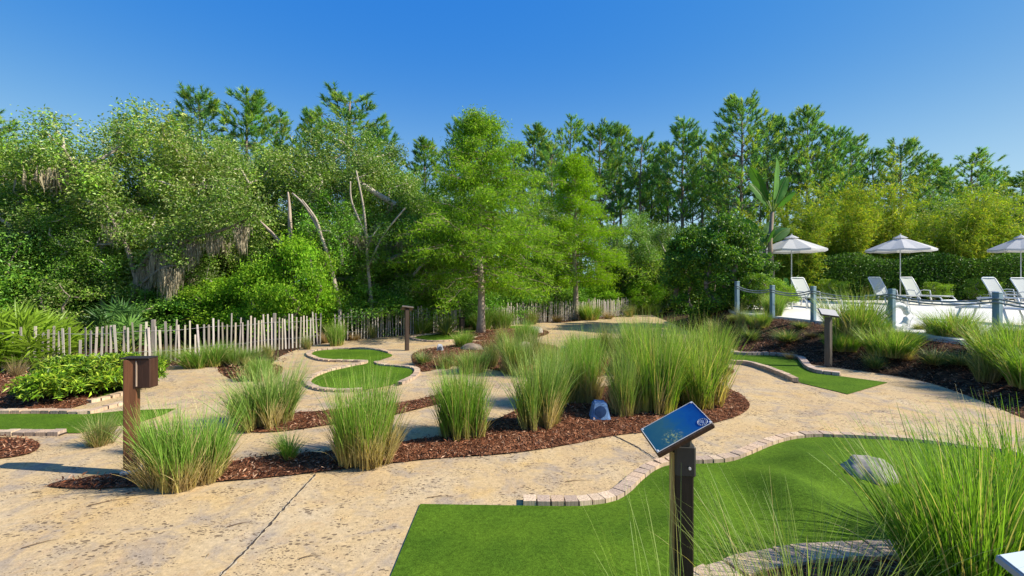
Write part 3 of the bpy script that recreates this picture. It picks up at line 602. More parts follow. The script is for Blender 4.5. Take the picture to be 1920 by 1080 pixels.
# pines
def pine(seed, h=14.0, crown0=.45, spread=1.9, dens=1.0, label='pine'):
    rng = np.random.default_rng(seed); t = thing('pine_tree', label, 'tree'); mb = MB()
    ln = rng.normal(0, .12, 2); tr = [(ln[0] * (i / 10) ** 2 * 2 + .03 * math.sin(i), ln[1] * i / 10, h * .97 * i / 10) for i in range(11)]
    tube(mb, tr, [.14 * (1 - i / 11) + .02 for i in range(11)], 8, (.22, .16, .13)); tr = np.array(tr); P0, P1, ra, rb, tips, dirs = [], [], [], [], [], []
    z = h * crown0 * .62
    while z < h * .985:
        f = (z / h - crown0) / (1 - crown0); c = np.array([np.interp(z, tr[:, 2], tr[:, 0]), np.interp(z, tr[:, 2], tr[:, 1]), z])
        if f < 0: nb, prof = (1 if rng.uniform() < .5 else 0), rng.uniform(.4, 1.3)
        else: nb, prof = int(rng.integers(3, 7)), spread * .85 * (min(1, .55 + 1.6 * f) if f < .3 else (1 - ((f - .3) / .75) ** 1.25)) + .16
        for _ in range(nb):
            a = rng.uniform(0, 6.28); L = prof * rng.uniform(.6, 1.15); up = rng.uniform(.12, .5) + .6 * max(f, 0); n = max(2, int(L / .42)); prev = c
            for j in range(1, n + 1):
                u = j / n; q = c + np.array([math.cos(a) * L * u, math.sin(a) * L * u, L * (up * .5 * u + up * .6 * u * u)]) + rng.normal(0, .04, 3)
                P0.append(prev); P1.append(q); ra.append(.03 * (1.15 - u) * (L / 2 + .3)); rb.append(.03 * (1.1 - u) * (L / 2 + .3) * .8 + .003); prev = q
                if f < 0 and rng.uniform() < .55: continue
                if u > .3:
                    for s in (-1, 1) if j < n else (-1, 0, 1):
                        if rng.uniform() > .93 * dens: continue
                        aa = a + s * rng.uniform(.4, 1.0); e = q + np.array([math.cos(aa) * .28, math.sin(aa) * .28, rng.uniform(.05, .28)]) * rng.uniform(.6, 1.3)
                        P0.append(q); P1.append(e); ra.append(.012); rb.append(.007); tips.append(e); dirs.append(nrm(np.array([math.cos(aa) * .55, math.sin(aa) * .55, .75])))
        z += rng.uniform(.22, .42) * (1 if f > 0 else 1.6)
    for _ in range(4): tips.append(tr[-1] + [0, 0, rng.uniform(-.3, .35)]); dirs.append(np.array([0, 0, 1.]))
    edges_tubes(mb, P0, P1, ra, rb, 4, (.20, .15, .12)); mb.build('trunk', M_bark, t, True)
    tips, dirs = np.array(tips), np.array(dirs); k = 38; n = len(tips) * k
    T = np.repeat(tips, k, 0); D = np.repeat(dirs, k, 0); off = rng.uniform(-.22, .12, (n, 1)); d = nrm(D * rng.uniform(.5, 1.5, (n, 1)) + rng.normal(0, .48, (n, 3)))
    b = T + D * off; L = rng.uniform(.16, .32, (n, 1)); s = nrm(np.cross(d, rng.normal(size=(n, 3)))) * .018
    V = np.stack([b - s, b + s, b + d * L], 1).reshape(-1, 3)
    cc = np.repeat(np.array(((.16, .33, .09), (.22, .40, .08), (.11, .25, .10), (.34, .45, .08)))[rng.integers(0, 4, len(tips))] * rng.uniform(.75, 1.3, (len(tips), 1)), k, 0)
    mb = MB(); mb.add(V, None, np.arange(3 * n).reshape(-1, 3), np.repeat(cc, 3, 0)); mb.build('crown', M_needle, t); return t
pn = [Spawner(pine(51, 14, .45, 1.9)), Spawner(pine(52, 14, .5, 1.5, .9)), Spawner(pine(53, 14, .38, 2.3)), Spawner(pine(54, 14, .55, 1.7, .85))]
GPN = 'tall pines standing behind the garden'
# px, top py, Y, kind, width scale, rz, label
pines = [(-20, 205, 17, 2, .75, 0, 'sunlit yellowish pine crown cut by the left edge of the picture'),
         (378, 172, 24, 0, 1.1, 1, 'rounded dark pine top above the tall full oak'), (462, 172, 24.5, 1, 1.15, 2.4, 'twin tufted pine top next to the rounded one, above the oaks'), (512, 208, 26, 3, .9, 3, 'small low pine top just right of the twin tufted one'),
         (650, 160, 24, 3, 1.35, 4.4, 'highest pine of the left half, spreading above the olive oak'), (590, 208, 27, 1, .8, .5, 'blue shaded pine sprig at left of the highest left pine'), (715, 232, 26, 0, .8, 5, 'narrow pine tip at right below the highest left pine'),
         (800, 262, 30, 1, 1.0, .8, 'row of small pine tips between the oaks and the large cypress'), (868, 222, 27, 0, .95, 2.2, 'dense pine immediately left behind the cypress top'),
         (958, 264, 29, 1, .9, 3.6, 'low slim pine immediately right of the large cypress top'), (1005, 238, 31, 1, 1.1, 1.1, 'slim spired pine right of the large cypress'), (1066, 222, 30, 3, 1.0, 2, 'orange tipped open pine above the smaller cypress'),
         (1035, 262, 27, 2, .8, 5.5, 'short bushy pine rising directly over the smaller cypress'), (1125, 230, 30, 0, 1.05, 4.1, 'full pine just right of the smaller cypress top'), (1166, 236, 33, 1, 1.1, .3, 'slim pine with twin tips, second right of the smaller cypress'), (1198, 248, 30, 3, .9, 3.3, 'bare trunked pine before the wide sky gap'),
         (1222, 290, 36, 1, .8, 1.7, 'short thin pine in the bottom of the wide sky gap'), (1278, 225, 31, 0, 1.05, 2.9, 'dense pine right of the wide sky gap'), (1318, 244, 33, 3, .95, 4.8, 'narrow pine between the dense one and the tallest'), (1254, 268, 35, 1, .9, 5.9, 'slim background pine at the right edge of the sky gap'),
         (1388, 184, 29, 2, 1.15, .7, 'tallest pine of the right half, broad with long lower branches'), (1345, 250, 35, 1, .9, 2, 'background pine trunk left of the tallest pine'), (1440, 222, 31, 0, 1.0, 3.9, 'pine rising behind the bird of paradise leaves'), (1478, 214, 32, 3, 1.05, 5.1, 'pine between the bird of paradise and the second peak'),
         (1512, 205, 30, 2, .95, 1.4, 'second highest peak of the right pines, over the left bamboo'), (1560, 240, 31, 0, 1.0, 2.6, 'pine on the slope of the skyline above the left bamboo'), (1598, 254, 32, 2, .9, 4.2, 'pine above the gap of the two left bamboos'), (1640, 280, 33, 3, .95, .1, 'low pine in the notch before the isolated peaked pine'),
         (1692, 262, 31, 2, .95, 3.4, 'isolated peaked pine above the middle parasol'), (1745, 290, 33, 0, .9, 5.7, 'low pine right of the isolated peaked one'), (1815, 280, 28, 3, .95, 1.9, 'round topped open pine above the right bamboo'), (1780, 308, 36, 1, .9, 4.7, 'background pine low between the peaked and the round topped'),
         (1862, 316, 33, 2, .9, .9, 'low dark pine near the right edge'), (1915, 322, 27, 0, 1.15, 3.0, 'broad pine cut by the right edge behind the third parasol'), (2010, 310, 26, 2, 1.1, 1.5, 'broad pine just outside the right edge with limbs reaching in')]
pines += [(1150, 300, 38, 2, .8, 1, 'dim background pine low behind the slim twin tipped pine'), (1205, 330, 40, 0, .8, 2, 'dim background pine at the foot of the wide sky gap, left side'), (1240, 335, 41, 2, .75, 3, 'dim background pine at the foot of the wide sky gap, right side'), (1300, 320, 40, 2, .8, 4, 'dim background pine between the dense and the narrow pine'),
          (1365, 300, 39, 2, .85, 5, 'dim background pine low left of the tallest pine'), (1425, 290, 39, 2, .8, 0, 'dim background pine low right of the tallest pine'), (1540, 290, 39, 2, .85, 2, 'dim background pine low behind the second highest peak'), (1720, 330, 39, 2, .85, 1, 'dim background pine low right of the isolated peaked one'), (900, 310, 36, 2, .85, 3, 'dim background pine hidden behind the large cypress top'), (1090, 300, 37, 2, .8, 5, 'dim background pine just behind the smaller cypress')]
for px, py, Y, k, sw, rz, lb in pines:
    hh = (zat(py, Y) - .25) / 14.0; pn[k]((at(px, Y), Y, -.1), rz, (sw * .95, sw * .95, hh), lb, GPN)

# understory shrubs behind the fence
shA = Spawner(broad_tree('understory_shrub', 61, 3, 1.25, 1.15, 1.25, 60, 330, .085, DEEP, leader(0, 0, 1.0, 4), clump=.48, mat=M_gloss, shell=.35, low=-.95, rmax=.05))
shB = Spawner(broad_tree('understory_shrub', 62, 3, 1.2, 1.2, 1.2, 55, 330, .08, FRESH, leader(0, 0, 1.0, 5), clump=.45, mat=M_leaf, shell=.4, low=-.95, rmax=.05))
shC = Spawner(broad_tree('understory_shrub', 63, 3, 1.3, 1.1, 1.2, 50, 300, .075, OLIVE, leader(0, 0, 1.0, 6), clump=.5, mat=M_leaf, shell=.4, low=-.95, rmax=.05))
GU = 'shrubs growing behind the sand fence'
us = [(-60, 520, 11.5, shA, 1.2, 'dark shrub behind the palmetto at the left edge'), (60, 450, 12.5, shA, 1.25, 'tall dark green shrub above the palmetto'), (150, 500, 12.2, shC, 1.1, 'olive shrub right of the tall dark one above the palmetto'), (205, 430, 14.0, shB, .8, 'light green vine mass climbing the grey trunk'),
      (320, 545, 12.6, shA, 1.0, 'deep green shrub behind the fence right of the wooden sign post'), (385, 470, 14.4, shC, 1.2, 'olive shrub in the shade beneath the moss curtains'), (420, 510, 13.0, shB, 1.1, 'fresh green shrub behind the left fence, between moss and bright young tree'), (552, 428, 12.45, shB, .9, 'bright green young tree standing in front of the forked trunk'), (500, 490, 12.4, shB, .85, 'lower fresh green shrub at left foot of the bright young tree'),
      (610, 530, 13.2, shB, .8, 'rounded green shrub where the fence breaks'), (690, 540, 13.8, shA, 1.0, 'dark shrub in the deep shade behind the middle fence'), (650, 455, 16.0, shC, 1.1, 'olive understory behind the rounded green shrub'), (760, 520, 14.8, shC, 1.0, 'olive shrub behind the middle fence near the dark sign post'), (800, 545, 15.4, shB, .85, 'green shrub behind the yucca'), (745, 440, 18, shA, 1.3, 'dark shrub between the slender pale trunk and the cypress'),
      (870, 540, 16.5, shA, 1.0, 'dark shrub behind the large cypress trunk, left side'), (955, 525, 18.5, shA, 1.2, 'dark shrub behind the large cypress trunk, right side'), (1010, 500, 21.0, shC, 1.2, 'olive shrub between the two cypresses'), (1060, 540, 22.0, shA, 1.2, 'dark shrub behind the smaller cypress trunk'), (1130, 530, 23.0, shB, 1.1, 'green shrub behind the far fence right of the smaller cypress'),
      (1165, 500, 24.5, shC, 1.2, 'olive thicket at the far fence, left of the big clipped shrub'), (1215, 455, 24.0, shC, 1.3, 'thin tall thicket standing beside the big clipped shrub'), (1205, 520, 23.0, shB, .9, 'small green shrub under the thin tall thicket'), (1260, 450, 27.0, shA, 1.2, 'dark thicket behind the big clipped shrub')]
for i, (px, py, Y, sp, s, lb) in enumerate(us):
    hh = (zat(py, Y) + .05) / 2.42; sp((at(px, Y), Y, -.05), i * 1.7, (s * min(1.25, max(.9, hh * .8)),) * 2 + (hh,), lb, GU)
# uncountable dim wood behind everything
rng = np.random.default_rng(70); mb = MB(); n = 60000
X = rng.uniform(-34, 60, n); Y = rng.uniform(24, 34, n) + np.abs(X - 5) * .12 - 5 * (X < -2); top = np.where(X < 4, 4.0, np.where(X < 14, 2.4, 3.8)) + .6 * np.sin(X * .9) + .4 * np.sin(X * 2.3 + 1)
Z = top * rng.uniform(0, 1, n) ** .8; leaves(mb, np.c_[X, Y, Z], .34, .5, rng, .2, DEEP + OLIVE[:2], .4); tag(mb.build('far_woods', M_leaf), kind='stuff')

# bank side: big clipped shrub, bamboo, hedge, bird of paradise
BIG = broad_tree('clipped_shrub', 71, 3.6, 1.75, 1.55, 1.75, 170, 330, .095, ((.06, .16, .018), (.09, .22, .02), (.045, .12, .018), (.20, .34, .03)), leader(0, 0, 1.6, 7), clump=.33, mat=M_gloss, shell=.5, low=-.9, rmax=.08, asp=.5)
place(BIG, (at(1340, 15.6), 15.6, .1), 0, (.95, .95, 1.06), 'big rounded glossy dark green shrub left of the rope rail'); BIG['category'] = 'shrub'
sy = Spawner(broad_tree('garden_shrub', 72, 1.3, .62, .5, .65, 36, 260, .06, ((.22, .34, .02), (.32, .42, .03), (.14, .26, .02)), leader(0, 0, .5, 8), clump=.24, mat=M_gloss, shell=.4, rmax=.03, asp=.4))
for px, py, Y, s, lb in ((1418, 540, 14.2, 1.0, 'yellow green shrub between the first two rope posts'), (1455, 560, 14.6, .8, 'small yellow green shrub in front of the first lounger'), (1755, 566, 19.2, .7, 'low yellowish shrub behind the middle loungers'), (1840, 560, 19.0, .8, 'low yellowish shrub left of the right hand loungers'), (1560, 556, 19.4, .8, 'low yellow green shrub at the foot of the left bamboo')):
    z0 = float(H(at(px, Y), Y)); sy((at(px, Y), Y, z0 + .01), Y, s, lb, 'yellow green shrubs around the pool deck')
def bamboo(seed, h=5.6, ncul=26, rad=.7):
    rng = np.random.default_rng(seed); t = thing('bamboo_clump', 'bamboo', 'bamboo'); mb = MB(); LP = []
    for k in range(ncul):
        a = rng.uniform(0, 6.28); r0 = rad * rng.uniform(0, 1) ** .5 * .6; hh = h * rng.uniform(.55, 1.05); out = rng.uniform(.3, 1.5) * rad * 1.3; b = np.array([math.cos(a) * r0, math.sin(a) * r0, 0])
        u = np.linspace(0, 1, 9)[:, None]; d = np.array([math.cos(a), math.sin(a), 0]); pts = b + d * out * u ** 2.2 + np.array([0, 0, 1]) * hh * (u - .12 * u ** 3)
        tube(mb, pts, np.linspace(.022, .005, 9), 5, np.array((.42, .38, .08)) * rng.uniform(.7, 1.2))
        for i in range(26):
            v = rng.uniform(.18, 1.0); p = b + d * out * v ** 2.2 + np.array([0, 0, 1]) * hh * (v - .12 * v ** 3); aa = rng.uniform(0, 6.28); L = rng.uniform(.15, .6)
            e = p + np.array([math.cos(aa), math.sin(aa), rng.uniform(-.1, .35)]) * L; m = int(rng.integers(28, 52)); LP.append(p + (e - p) * rng.uniform(.3, 1.15, (m, 1)) + rng.normal(0, .075, (m, 3)))
    mb.build('culms', M_wood, t, True); mb = MB(); leaves(mb, np.concatenate(LP), .15, .2, rng, .5, YEL, .3, hang=.5, fold=.04); mb.build('foliage', M_leaf, t); return t
bm_ = [Spawner(bamboo(81)), Spawner(bamboo(82, 5.6, 22, .9))]
for px, py, Y, k, s, rz, lb in ((1500, 350, 21.0, 0, 1.1, 0, 'yellow green bamboo clump behind the first parasol'), (1575, 312, 22.0, 1, 1.15, 1, 'tallest yellow green bamboo clump, between first and middle parasol'), (1655, 330, 22.5, 0, 1.15, 2.5, 'dense bamboo clump rising behind the middle parasol'), (1730, 395, 22.0, 1, .9, 4, 'lower bamboo clump right of the middle parasol'),
                                (1790, 350, 21.5, 1, 1.1, 2, 'golden bamboo clump left of the third parasol'), (1855, 338, 22.0, 0, 1.05, 5, 'golden bamboo clump behind the third parasol'), (1450, 400, 22.5, 1, .9, 5.5, 'bamboo behind the bird of paradise trunk')):
    z0 = .7; hh = (zat(py, Y) - z0) / 5.2; bm_[k]((at(px, Y), Y, z0), rz, (s * .92, s * .92, hh), lb, 'bamboo clumps behind the pool deck')
rng = np.random.default_rng(83); mb = MB(); tb = thing('clipped_hedge', 'long dark green hedge behind the loungers and parasols', 'hedge', (14, 21, .7)); n = 90000
L0, L1 = at(1500, 20.8) - 14, at(2150, 20.8) - 14; X = rng.uniform(L0, L1, n); Y = rng.uniform(-.6, .6, n); Z = rng.uniform(0, 1, n) ** .7 * (2.0 + .15 * np.sin(X * 1.7)); s = np.clip((np.abs(Y) / .6) * 1.0 + Z / 2, 0, 1.5)
leaves(mb, np.c_[X, Y, Z], .085, .5, rng, .6, ((.05, .13, .018), (.08, .18, .02), (.035, .09, .012), (.13, .25, .03)), .35); mb.build('foliage', M_gloss, tb)
mb = MB(); xs = np.arange(L0, L1, .45); edges_tubes(mb, np.c_[xs, xs * 0, xs * 0], np.c_[xs + .1, xs * 0, xs * 0 + 1.7], np.full(len(xs), .03), np.full(len(xs), .01), 5, (.14, .10, .07)); mb.build('stems', M_bark, tb)

def paddle(mb, base, az, el, L, W, droop, rng, col, stalk=.4):
    roll = rng.uniform(.6, 1.3) * rng.choice([-1, 1]); W = W * 1.25
    """banana-like leaf: stalk + blade bent over its midrib"""
    d = np.array([math.cos(az), math.sin(az), 0]); s = np.array([-math.sin(az), math.cos(az), 0]); n = 12; pts = []; p = np.array(base, float); e = el
    for i in range(n + 1): pts.append(p.copy()); p = p + (d * math.cos(e) + np.array([0, 0, 1]) * math.sin(e)) * L / n; e -= droop / n * (i / n) * 2
    pts = np.array(pts); tube(mb, pts, np.linspace(.028, .006, n + 1), 5, (.16, .24, .05)); k0 = int(stalk * n); idx = range(k0, n + 1); V = []
    for i in idx:
        u = (i - k0) / (n - k0); w_ = W * (math.sin(math.pi * min(1, u * .93 + .05)) ** .55) * (1 if u < .98 else .1); t = nrm(pts[min(i + 1, n)] - pts[i - 1]); up = np.cross(s, t) * -1; sr = s * math.cos(roll) + up * math.sin(roll)
        for q in (-1, -.5, 0, .5, 1): V.append(pts[i] + sr * w_ * q * .5 + np.cross(sr, t) * abs(q) * w_ * .22 * (1 + .15 * rng.normal()))
    m = len(list(idx)); Q = [(i * 5 + j, i * 5 + j + 1, (i + 1) * 5 + j + 1, (i + 1) * 5 + j) for i in range(m - 1) for j in range(4)]; mb.add(V, Q, None, np.array(col) * rng.uniform(.8, 1.25))
rng = np.random.default_rng(90); Yb = 16.8; bx = at(1445, Yb); tb = thing('bird_of_paradise_tree', 'tall white bird of paradise with paddle leaves beside the first parasol', 'tree', (bx, Yb, .68))
mb = MB(); tube(mb, [(0, 0, 0), (.05, 0, 1.2), (-.03, 0, 2.3), (.06, 0, 3.4)], [.10, .085, .08, .06], 9, (.22, .17, .12)); tube(mb, [(-.18, .1, 0), (-.2, .1, 1.1), (-.16, .1, 2.1)], [.08, .07, .05], 8, (.2, .15, .1)); mb.build('trunk', M_bark, tb, True)
mb = MB(); top = (.06, 0, 3.35)
for az, el, L, dr in ((0, 1.52, 2.0, .1), (.2, 1.25, 1.5, .4), (2.8, 1.25, 1.9, .3), (3.4, 1.0, 1.5, .8), (5.2, .9, 1.1, 1.0), (1.6, 1.1, 1.3, .6)): paddle(mb, top, az, el, L, .34, dr, rng, (.09, .22, .03), .3)
for az, el, L, dr in ((0.1, .9, 1.3, .9), (.5, 1.2, 1.2, .5), (2.9, 1.1, 1.4, .6), (3.5, .7, 1.2, .8), (4.6, .9, 1.1, .8), (1.4, 1.0, 1.0, .6)): paddle(mb, (-.16, .1, 2.05), az, el, L, .36, dr, rng, (.07, .18, .03), .35)
mb.build('paddle_leaves', M_gloss, tb, True)
tb = thing('banana_plant', 'low broad leaved banana plant between first lounger and parasol pole', 'plant', (at(1468, 17.6), 17.6, .7)); mb = MB()
for k in range(8): paddle(mb, (0, 0, 0), k * .8 + .2, 1.25 - .06 * k, 1.35 - .06 * k, .3, .9, rng, (.08, .22, .03), .3)
mb.build('paddle_leaves', M_gloss, tb, True)

# palmettos and yucca
def fan_palm(seed, nf, r, hgt, col, stiff=.4, blade_n=18):
    rng = np.random.default_rng(seed); mb = MB(); ms = MB()
    for k in range(nf):
        az = rng.uniform(0, 6.28); el = rng.uniform(.35, 1.4); L = hgt * rng.uniform(.5, .85); d = np.array([math.cos(az) * math.cos(el), math.sin(az) * math.cos(el), math.sin(el)]); p = d * L; tube(ms, [(0, 0, 0), p * .5 + [0, 0, .04], p], [.012, .009, .007], 5, (.22, .30, .06))
        s = nrm(np.cross(d, [0, 0, 1])); up = np.cross(s, d); n = blade_n; a = np.linspace(-2.1, 2.1, n); V = []; T = []
        c = np.array(col) * rng.uniform(.7, 1.3)
        for i, t in enumerate(a):
            u = nrm(d * math.cos(t) + s * math.sin(t) + up * .25 * rng.normal()); q = nrm(np.cross(u, up)) ; b = r * rng.uniform(.8, 1.1); j = len(V)
            V += [p, p + u * b * .5 + q * .020, p + u * b + [0, 0, -.10 * b], p + u * b * .5 - q * .020]; T += [(j, j + 1, j + 2), (j, j + 2, j + 3)]
        mb.add(V, None, T, c)
    return mb, ms
def palm_thing(name, label, loc, rz, args):
    t = thing(name, label, 'palmetto', loc, rz); mb, ms = fan_palm(*args); ms.build('stalks', M_leaf, t); mb.build('fronds', M_gloss, t); return t
for px, py, Y, sc_, lb in ((20, 700, 8.0, 1.0, 'big yellow green saw palmetto behind the fence at the left edge'), (80, 695, 8.6, .95, 'yellow green saw palmetto right beside the big one at left'), (-70, 705, 7.8, 1.1, 'saw palmetto cut by the left edge'), (50, 700, 7.9, .7, 'low saw palmetto fronds between the two large palmettos')):
    palm_thing('saw_palmetto', lb, (at(px, Y + .7), Y + .7, -.02), px * .3, (int(100 + px), 34, .55 * sc_, 1.05 * sc_, (.22, .34, .03)))
palm_thing('saw_palmetto', 'small pale palmetto above the wooden sign post, behind the fence', (at(240, 10.2), 10.2, -.02), 0, (131, 14, .42, .85, (.12, .24, .05)))
palm_thing('saw_palmetto', 'small dark palmetto in shade behind the fence, left of the middle', (at(222, 11.2), 11.2, 0), 1, (132, 14, .45, 1.1, (.05, .12, .03)))
def spiky(name, label, loc, n, L, W, col, seed, cat='yucca', c0=(.30, .25, .10)):
    rng = np.random.default_rng(seed); mb = MB(); az = rng.uniform(0, 6.28, n); base = np.c_[np.cos(az) * .03, np.sin(az) * .03, np.zeros(n)]
    blades(mb, base, az, rng.uniform(.05, 1.45, n), L * rng.uniform(.75, 1.1, n), rng.uniform(0, .25, n), np.full(n, W), rng, c0, col, col, 4); o = mb.build(name, M_gloss, None, False, loc); return tag(o, label, cat)
spiky('yucca', 'spiky round yucca in front of the middle fence end', (at(838, 14.0), 14.0, 0), 170, .62, .035, (.20, .25, .07), 5)

# leafy bush at the left
bl = broad_tree('leafy_bush', 73, 1, .95, .34, .27, 120, 130, .11, ((.12, .23, .014), (.19, .32, .02), (.06, .14, .012), (.30, .40, .04)), [(0, 0, 0), (0, 0, .1), (.02, 0, .2)], clump=.17, mat=M_gloss, shell=.3, low=-.3, rmax=.02, asp=.26)
xb, yb = gp(95, 752); place(bl, (xb, yb + .35, .02), 0, (.86, .86, .80), 'low bright green leafy bush beside the left putting green')
bl2 = copy_tree(bl, (gp(175, 742)[0] + .05, gp(175, 742)[1] + .3, .02), 2.0, (.5, .6, .75), 'smaller bright green bush touching the right side of the larger leafy bush'); bl['category'] = bl2['category'] = 'bush'

# ------------------------------------------------------------------ ornamental grasses
G0, G1, G2 = (.44, .34, .13), (.13, .27, .03), (.27, .43, .08)
def tussock(name, n, R0, L, seed, lean=(.0, .55), droop=(.1, .9), w_=.0055, cols=(G0, G1, G2), tbase=.2, dry=0, m=M_blade, seg=5):
    """unit height grass clump"""
    rng = np.random.default_rng(seed); t = thing(name, 'grass', 'grass clump'); mb = MB()
    def one(mb, n, Lr, lr, dr, cols, tb):
        nt_ = max(5, n // 34); tr_ = R0 * rng.uniform(0, 1, nt_) ** .55; ta = rng.uniform(0, 6.28, nt_); th_ = rng.uniform(.72, 1.06, nt_); ti = rng.integers(0, nt_, n)
        bx_ = np.cos(ta[ti]) * tr_[ti] + rng.normal(0, .022, n); by_ = np.sin(ta[ti]) * tr_[ti] + rng.normal(0, .022, n); base = np.c_[bx_, by_, np.zeros(n)]; a0 = np.arctan2(by_, bx_); az = rng.uniform(0, 6.28, n); rr = np.minimum(np.hypot(bx_, by_), R0)
        out = rr / R0; az = np.where(rng.uniform(size=n) < .75, a0 + rng.normal(0, .5, n), az); le = lr[0] + (lr[1] - lr[0]) * out * rng.uniform(.3, 1, n)
        hh = rng.uniform(size=n) < .8; LL = L * np.where(hh, rng.uniform(Lr[0] * .75, Lr[1] * .84, n), rng.uniform(.8 * Lr[1], Lr[1], n)) * th_[ti]; old = rng.uniform(size=n) < .13; args = (le, LL, rng.uniform(*dr, n) * rng.uniform(.2, 1, n), np.full(n, w_) * np.where(hh, rng.uniform(.7, 1.5, n), .6))
        for sel, cc in ((~old, cols), (old, ((.36, .28, .12), (.42, .36, .15), (.50, .44, .22)))): blades(mb, base[sel], az[sel], *[q[sel] for q in args], rng, *cc, seg, tb, .42)
    one(mb, n, (.6, 1.08), lean, droop, cols, tbase); mb.build('green_blades', m, t)
    if dry:
        mb = MB(); one(mb, dry, (.25, .62), (.0, .6), (.1, .8), ((.36, .27, .13), (.46, .36, .18), (.52, .42, .22)), .3); mb.build('dry_blades', m, t)
    return t
tA = Spawner(tussock('ornamental_grass', 1700, .27, 1.08, 201, (.0, .30), (.05, .85), .0082, dry=300))
tB = Spawner(tussock('ornamental_grass', 1550, .30, 1.08, 202, (.0, .24), (.05, .7), .0082, dry=1100, tbase=.45))
tC = Spawner(tussock('ornamental_grass', 420, .09, 1.0, 203, (.1, .75), (.2, .9), .0085))
tD = Spawner(tussock('ornamental_grass', 520, .2, 1.05, 204, (.05, .6), (.3, 1.3), .009, ((.30, .22, .12), (.17, .22, .06), (.30, .32, .14)), dry=300))
tE = Spawner(tussock('fountain_grass', 520, .12, 1.0, 205, (.2, 1.15), (.5, 1.5), .012, ((.22, .18, .09), (.10, .17, .045), (.17, .24, .09)), dry=60))
tF = Spawner(tussock('dry_grass', 420, .16, 1.0, 206, (.1, .9), (.5, 1.8), .009, ((.20, .11, .06), (.30, .20, .11), (.42, .33, .18))))
tG = Spawner(tussock('ornamental_grass', 1450, .27, 1.08, 207, (.0, .34), (.1, .95), .0088, ((.42, .36, .10), (.13, .26, .03), (.27, .40, .07)), dry=120))
tA2 = Spawner(tussock('ornamental_grass', 1350, .25, 1.08, 211, (.0, .42), (.1, 1.15), .0080, ((.40, .32, .13), (.14, .25, .04), (.32, .42, .13)), dry=420, tbase=.28))
tG2 = Spawner(tussock('ornamental_grass', 1250, .28, 1.08, 217, (.0, .42), (.1, 1.1), .0084, ((.42, .35, .12), (.15, .27, .035), (.30, .41, .09)), dry=320))
ALT = {tA: tA2, tG: tG2}
gid = [0]
def gr(sp, px, py, top, wpx, label, group, Y=None, leanv=(0, 0), wk=.84):
    """px, base row, top row and width in the photo -> a clump standing there"""
    z = 0
    if Y is None:
        x, Yv = gp(px, py)
        if x > 5.2: z = surf(x, Yv)
    else: Yv = Y; x = at(px, Y); z = surf(x, Y)
    z = surf(x, Yv); s = (zat(top, Yv) - z) / .98; w0 = wpx / F * Yv / (.85 if sp in (tA, tB, tG) else .9 if sp is tC else 1.25 if sp in (tD,) else 1.45) * wk
    gid[0] += 1; sp = ALT[sp] if sp in ALT and gid[0] % 2 else sp; o = sp((x, Yv, z - .01), gid[0] * 2.1, (w0, w0, max(.05, s)), label, group); q = 1 + .12 * math.sin(gid[0] * 5.3); o.scale = (w0 * q, w0 / q, o.scale[2]); o.rotation_euler = (.07 * math.sin(gid[0] * 3.1), .07 * math.cos(gid[0] * 1.7), gid[0] * 2.1); return o
GA = 'tall grass clumps in the front island bed'
gr(tB, 347, 903, 752, 185, 'grass clump with a wide straw coloured base, right beside the wooden sign post', GA)
gr(tC, 543, 866, 792, 95, 'small low grass tuft between the two tan based clumps of the front bed', GA)
gr(tB, 690, 862, 690, 175, 'wide grass clump with straw base in front of the waisted putting green', GA)
gr(tA, 868, 820, 672, 150, 'loose grass clump with dark left side, second left of the blue speaker', GA)
gr(tA, 1010, 806, 635, 140, 'dense upright grass clump just left of the blue speaker', GA)
gr(tB, 1092, 756, 622, 110, 'grass clump with tan foot directly behind the blue speaker', GA)
gr(tA, 1170, 782, 640, 100, 'narrow grass clump touching the right side of the blue speaker', GA)
gr(tG, 1222, 776, 600, 130, 'tall bright grass clump above the near sign board', GA)
gr(tG, 1310, 762, 596, 150, 'rightmost tall bright clump at the rounded end of the front bed', GA)
gr(tA, 1045, 760, 640, 100, 'shaded clump filling behind the dense upright one', GA)
GB = 'grass clumps in the second bed'
gr(tA, 497, 800, 668, 150, 'upright grass clump standing in the narrow middle bed', GB)
gr(tD, 445, 792, 720, 60, 'thin sparse tuft at the left foot of the middle bed clump', GB)
gr(tD, 188, 834, 762, 115, 'sparse tan and green tussock left of the wooden sign post', GB)
gr(tC, 275, 850, 760, 60, 'thin young tuft half hidden behind the straw based clump', GB)
GD = 'grasses in the centre bed'
gr(tE, 792, 684, 640, 75, 'small fountain grass right of the dark far sign post', GD)
gr(tD, 835, 690, 650, 70, 'brownish loose grass in front of the small pale speaker', GD)
gr(tA, 885, 698, 648, 80, 'short dense grass in front of the large cypress trunk', GD)
gr(tD, 925, 690, 625, 70, 'grass at the right foot of the large cypress', GD)
gr(tA, 962, 700, 612, 85, 'medium grass left of the middle of the centre bed', GD)
gr(tD, 1000, 690, 608, 80, 'silvery brown loose grass in the middle of the centre bed', GD)
gr(tD, 1035, 706, 612, 95, 'bright grass behind the dense upright clump', GD)
gr(tA, 1105, 704, 615, 95, 'bright grass clump in the centre bed behind the blue speaker', GD)
gr(tD, 1165, 702, 606, 90, 'bright grass immediately behind the tall clump of the near sign', GD)
gr(tG, 1215, 700, 588, 110, 'highest grass of the centre bed, toward the right', GD)
gr(tA, 1270, 700, 596, 100, 'shaded grass second from the right end of the centre bed', GD)
gr(tG, 1330, 702, 600, 90, 'rightmost grass of the centre bed by the right putting green', GD)
gr(tD, 945, 660, 600, 70, 'far grass in the back of the centre bed right of the cypress trunk', GD); gr(tG, 870, 655, 618, 50, 'small far grass hiding the foot of the cypress trunk', GD)
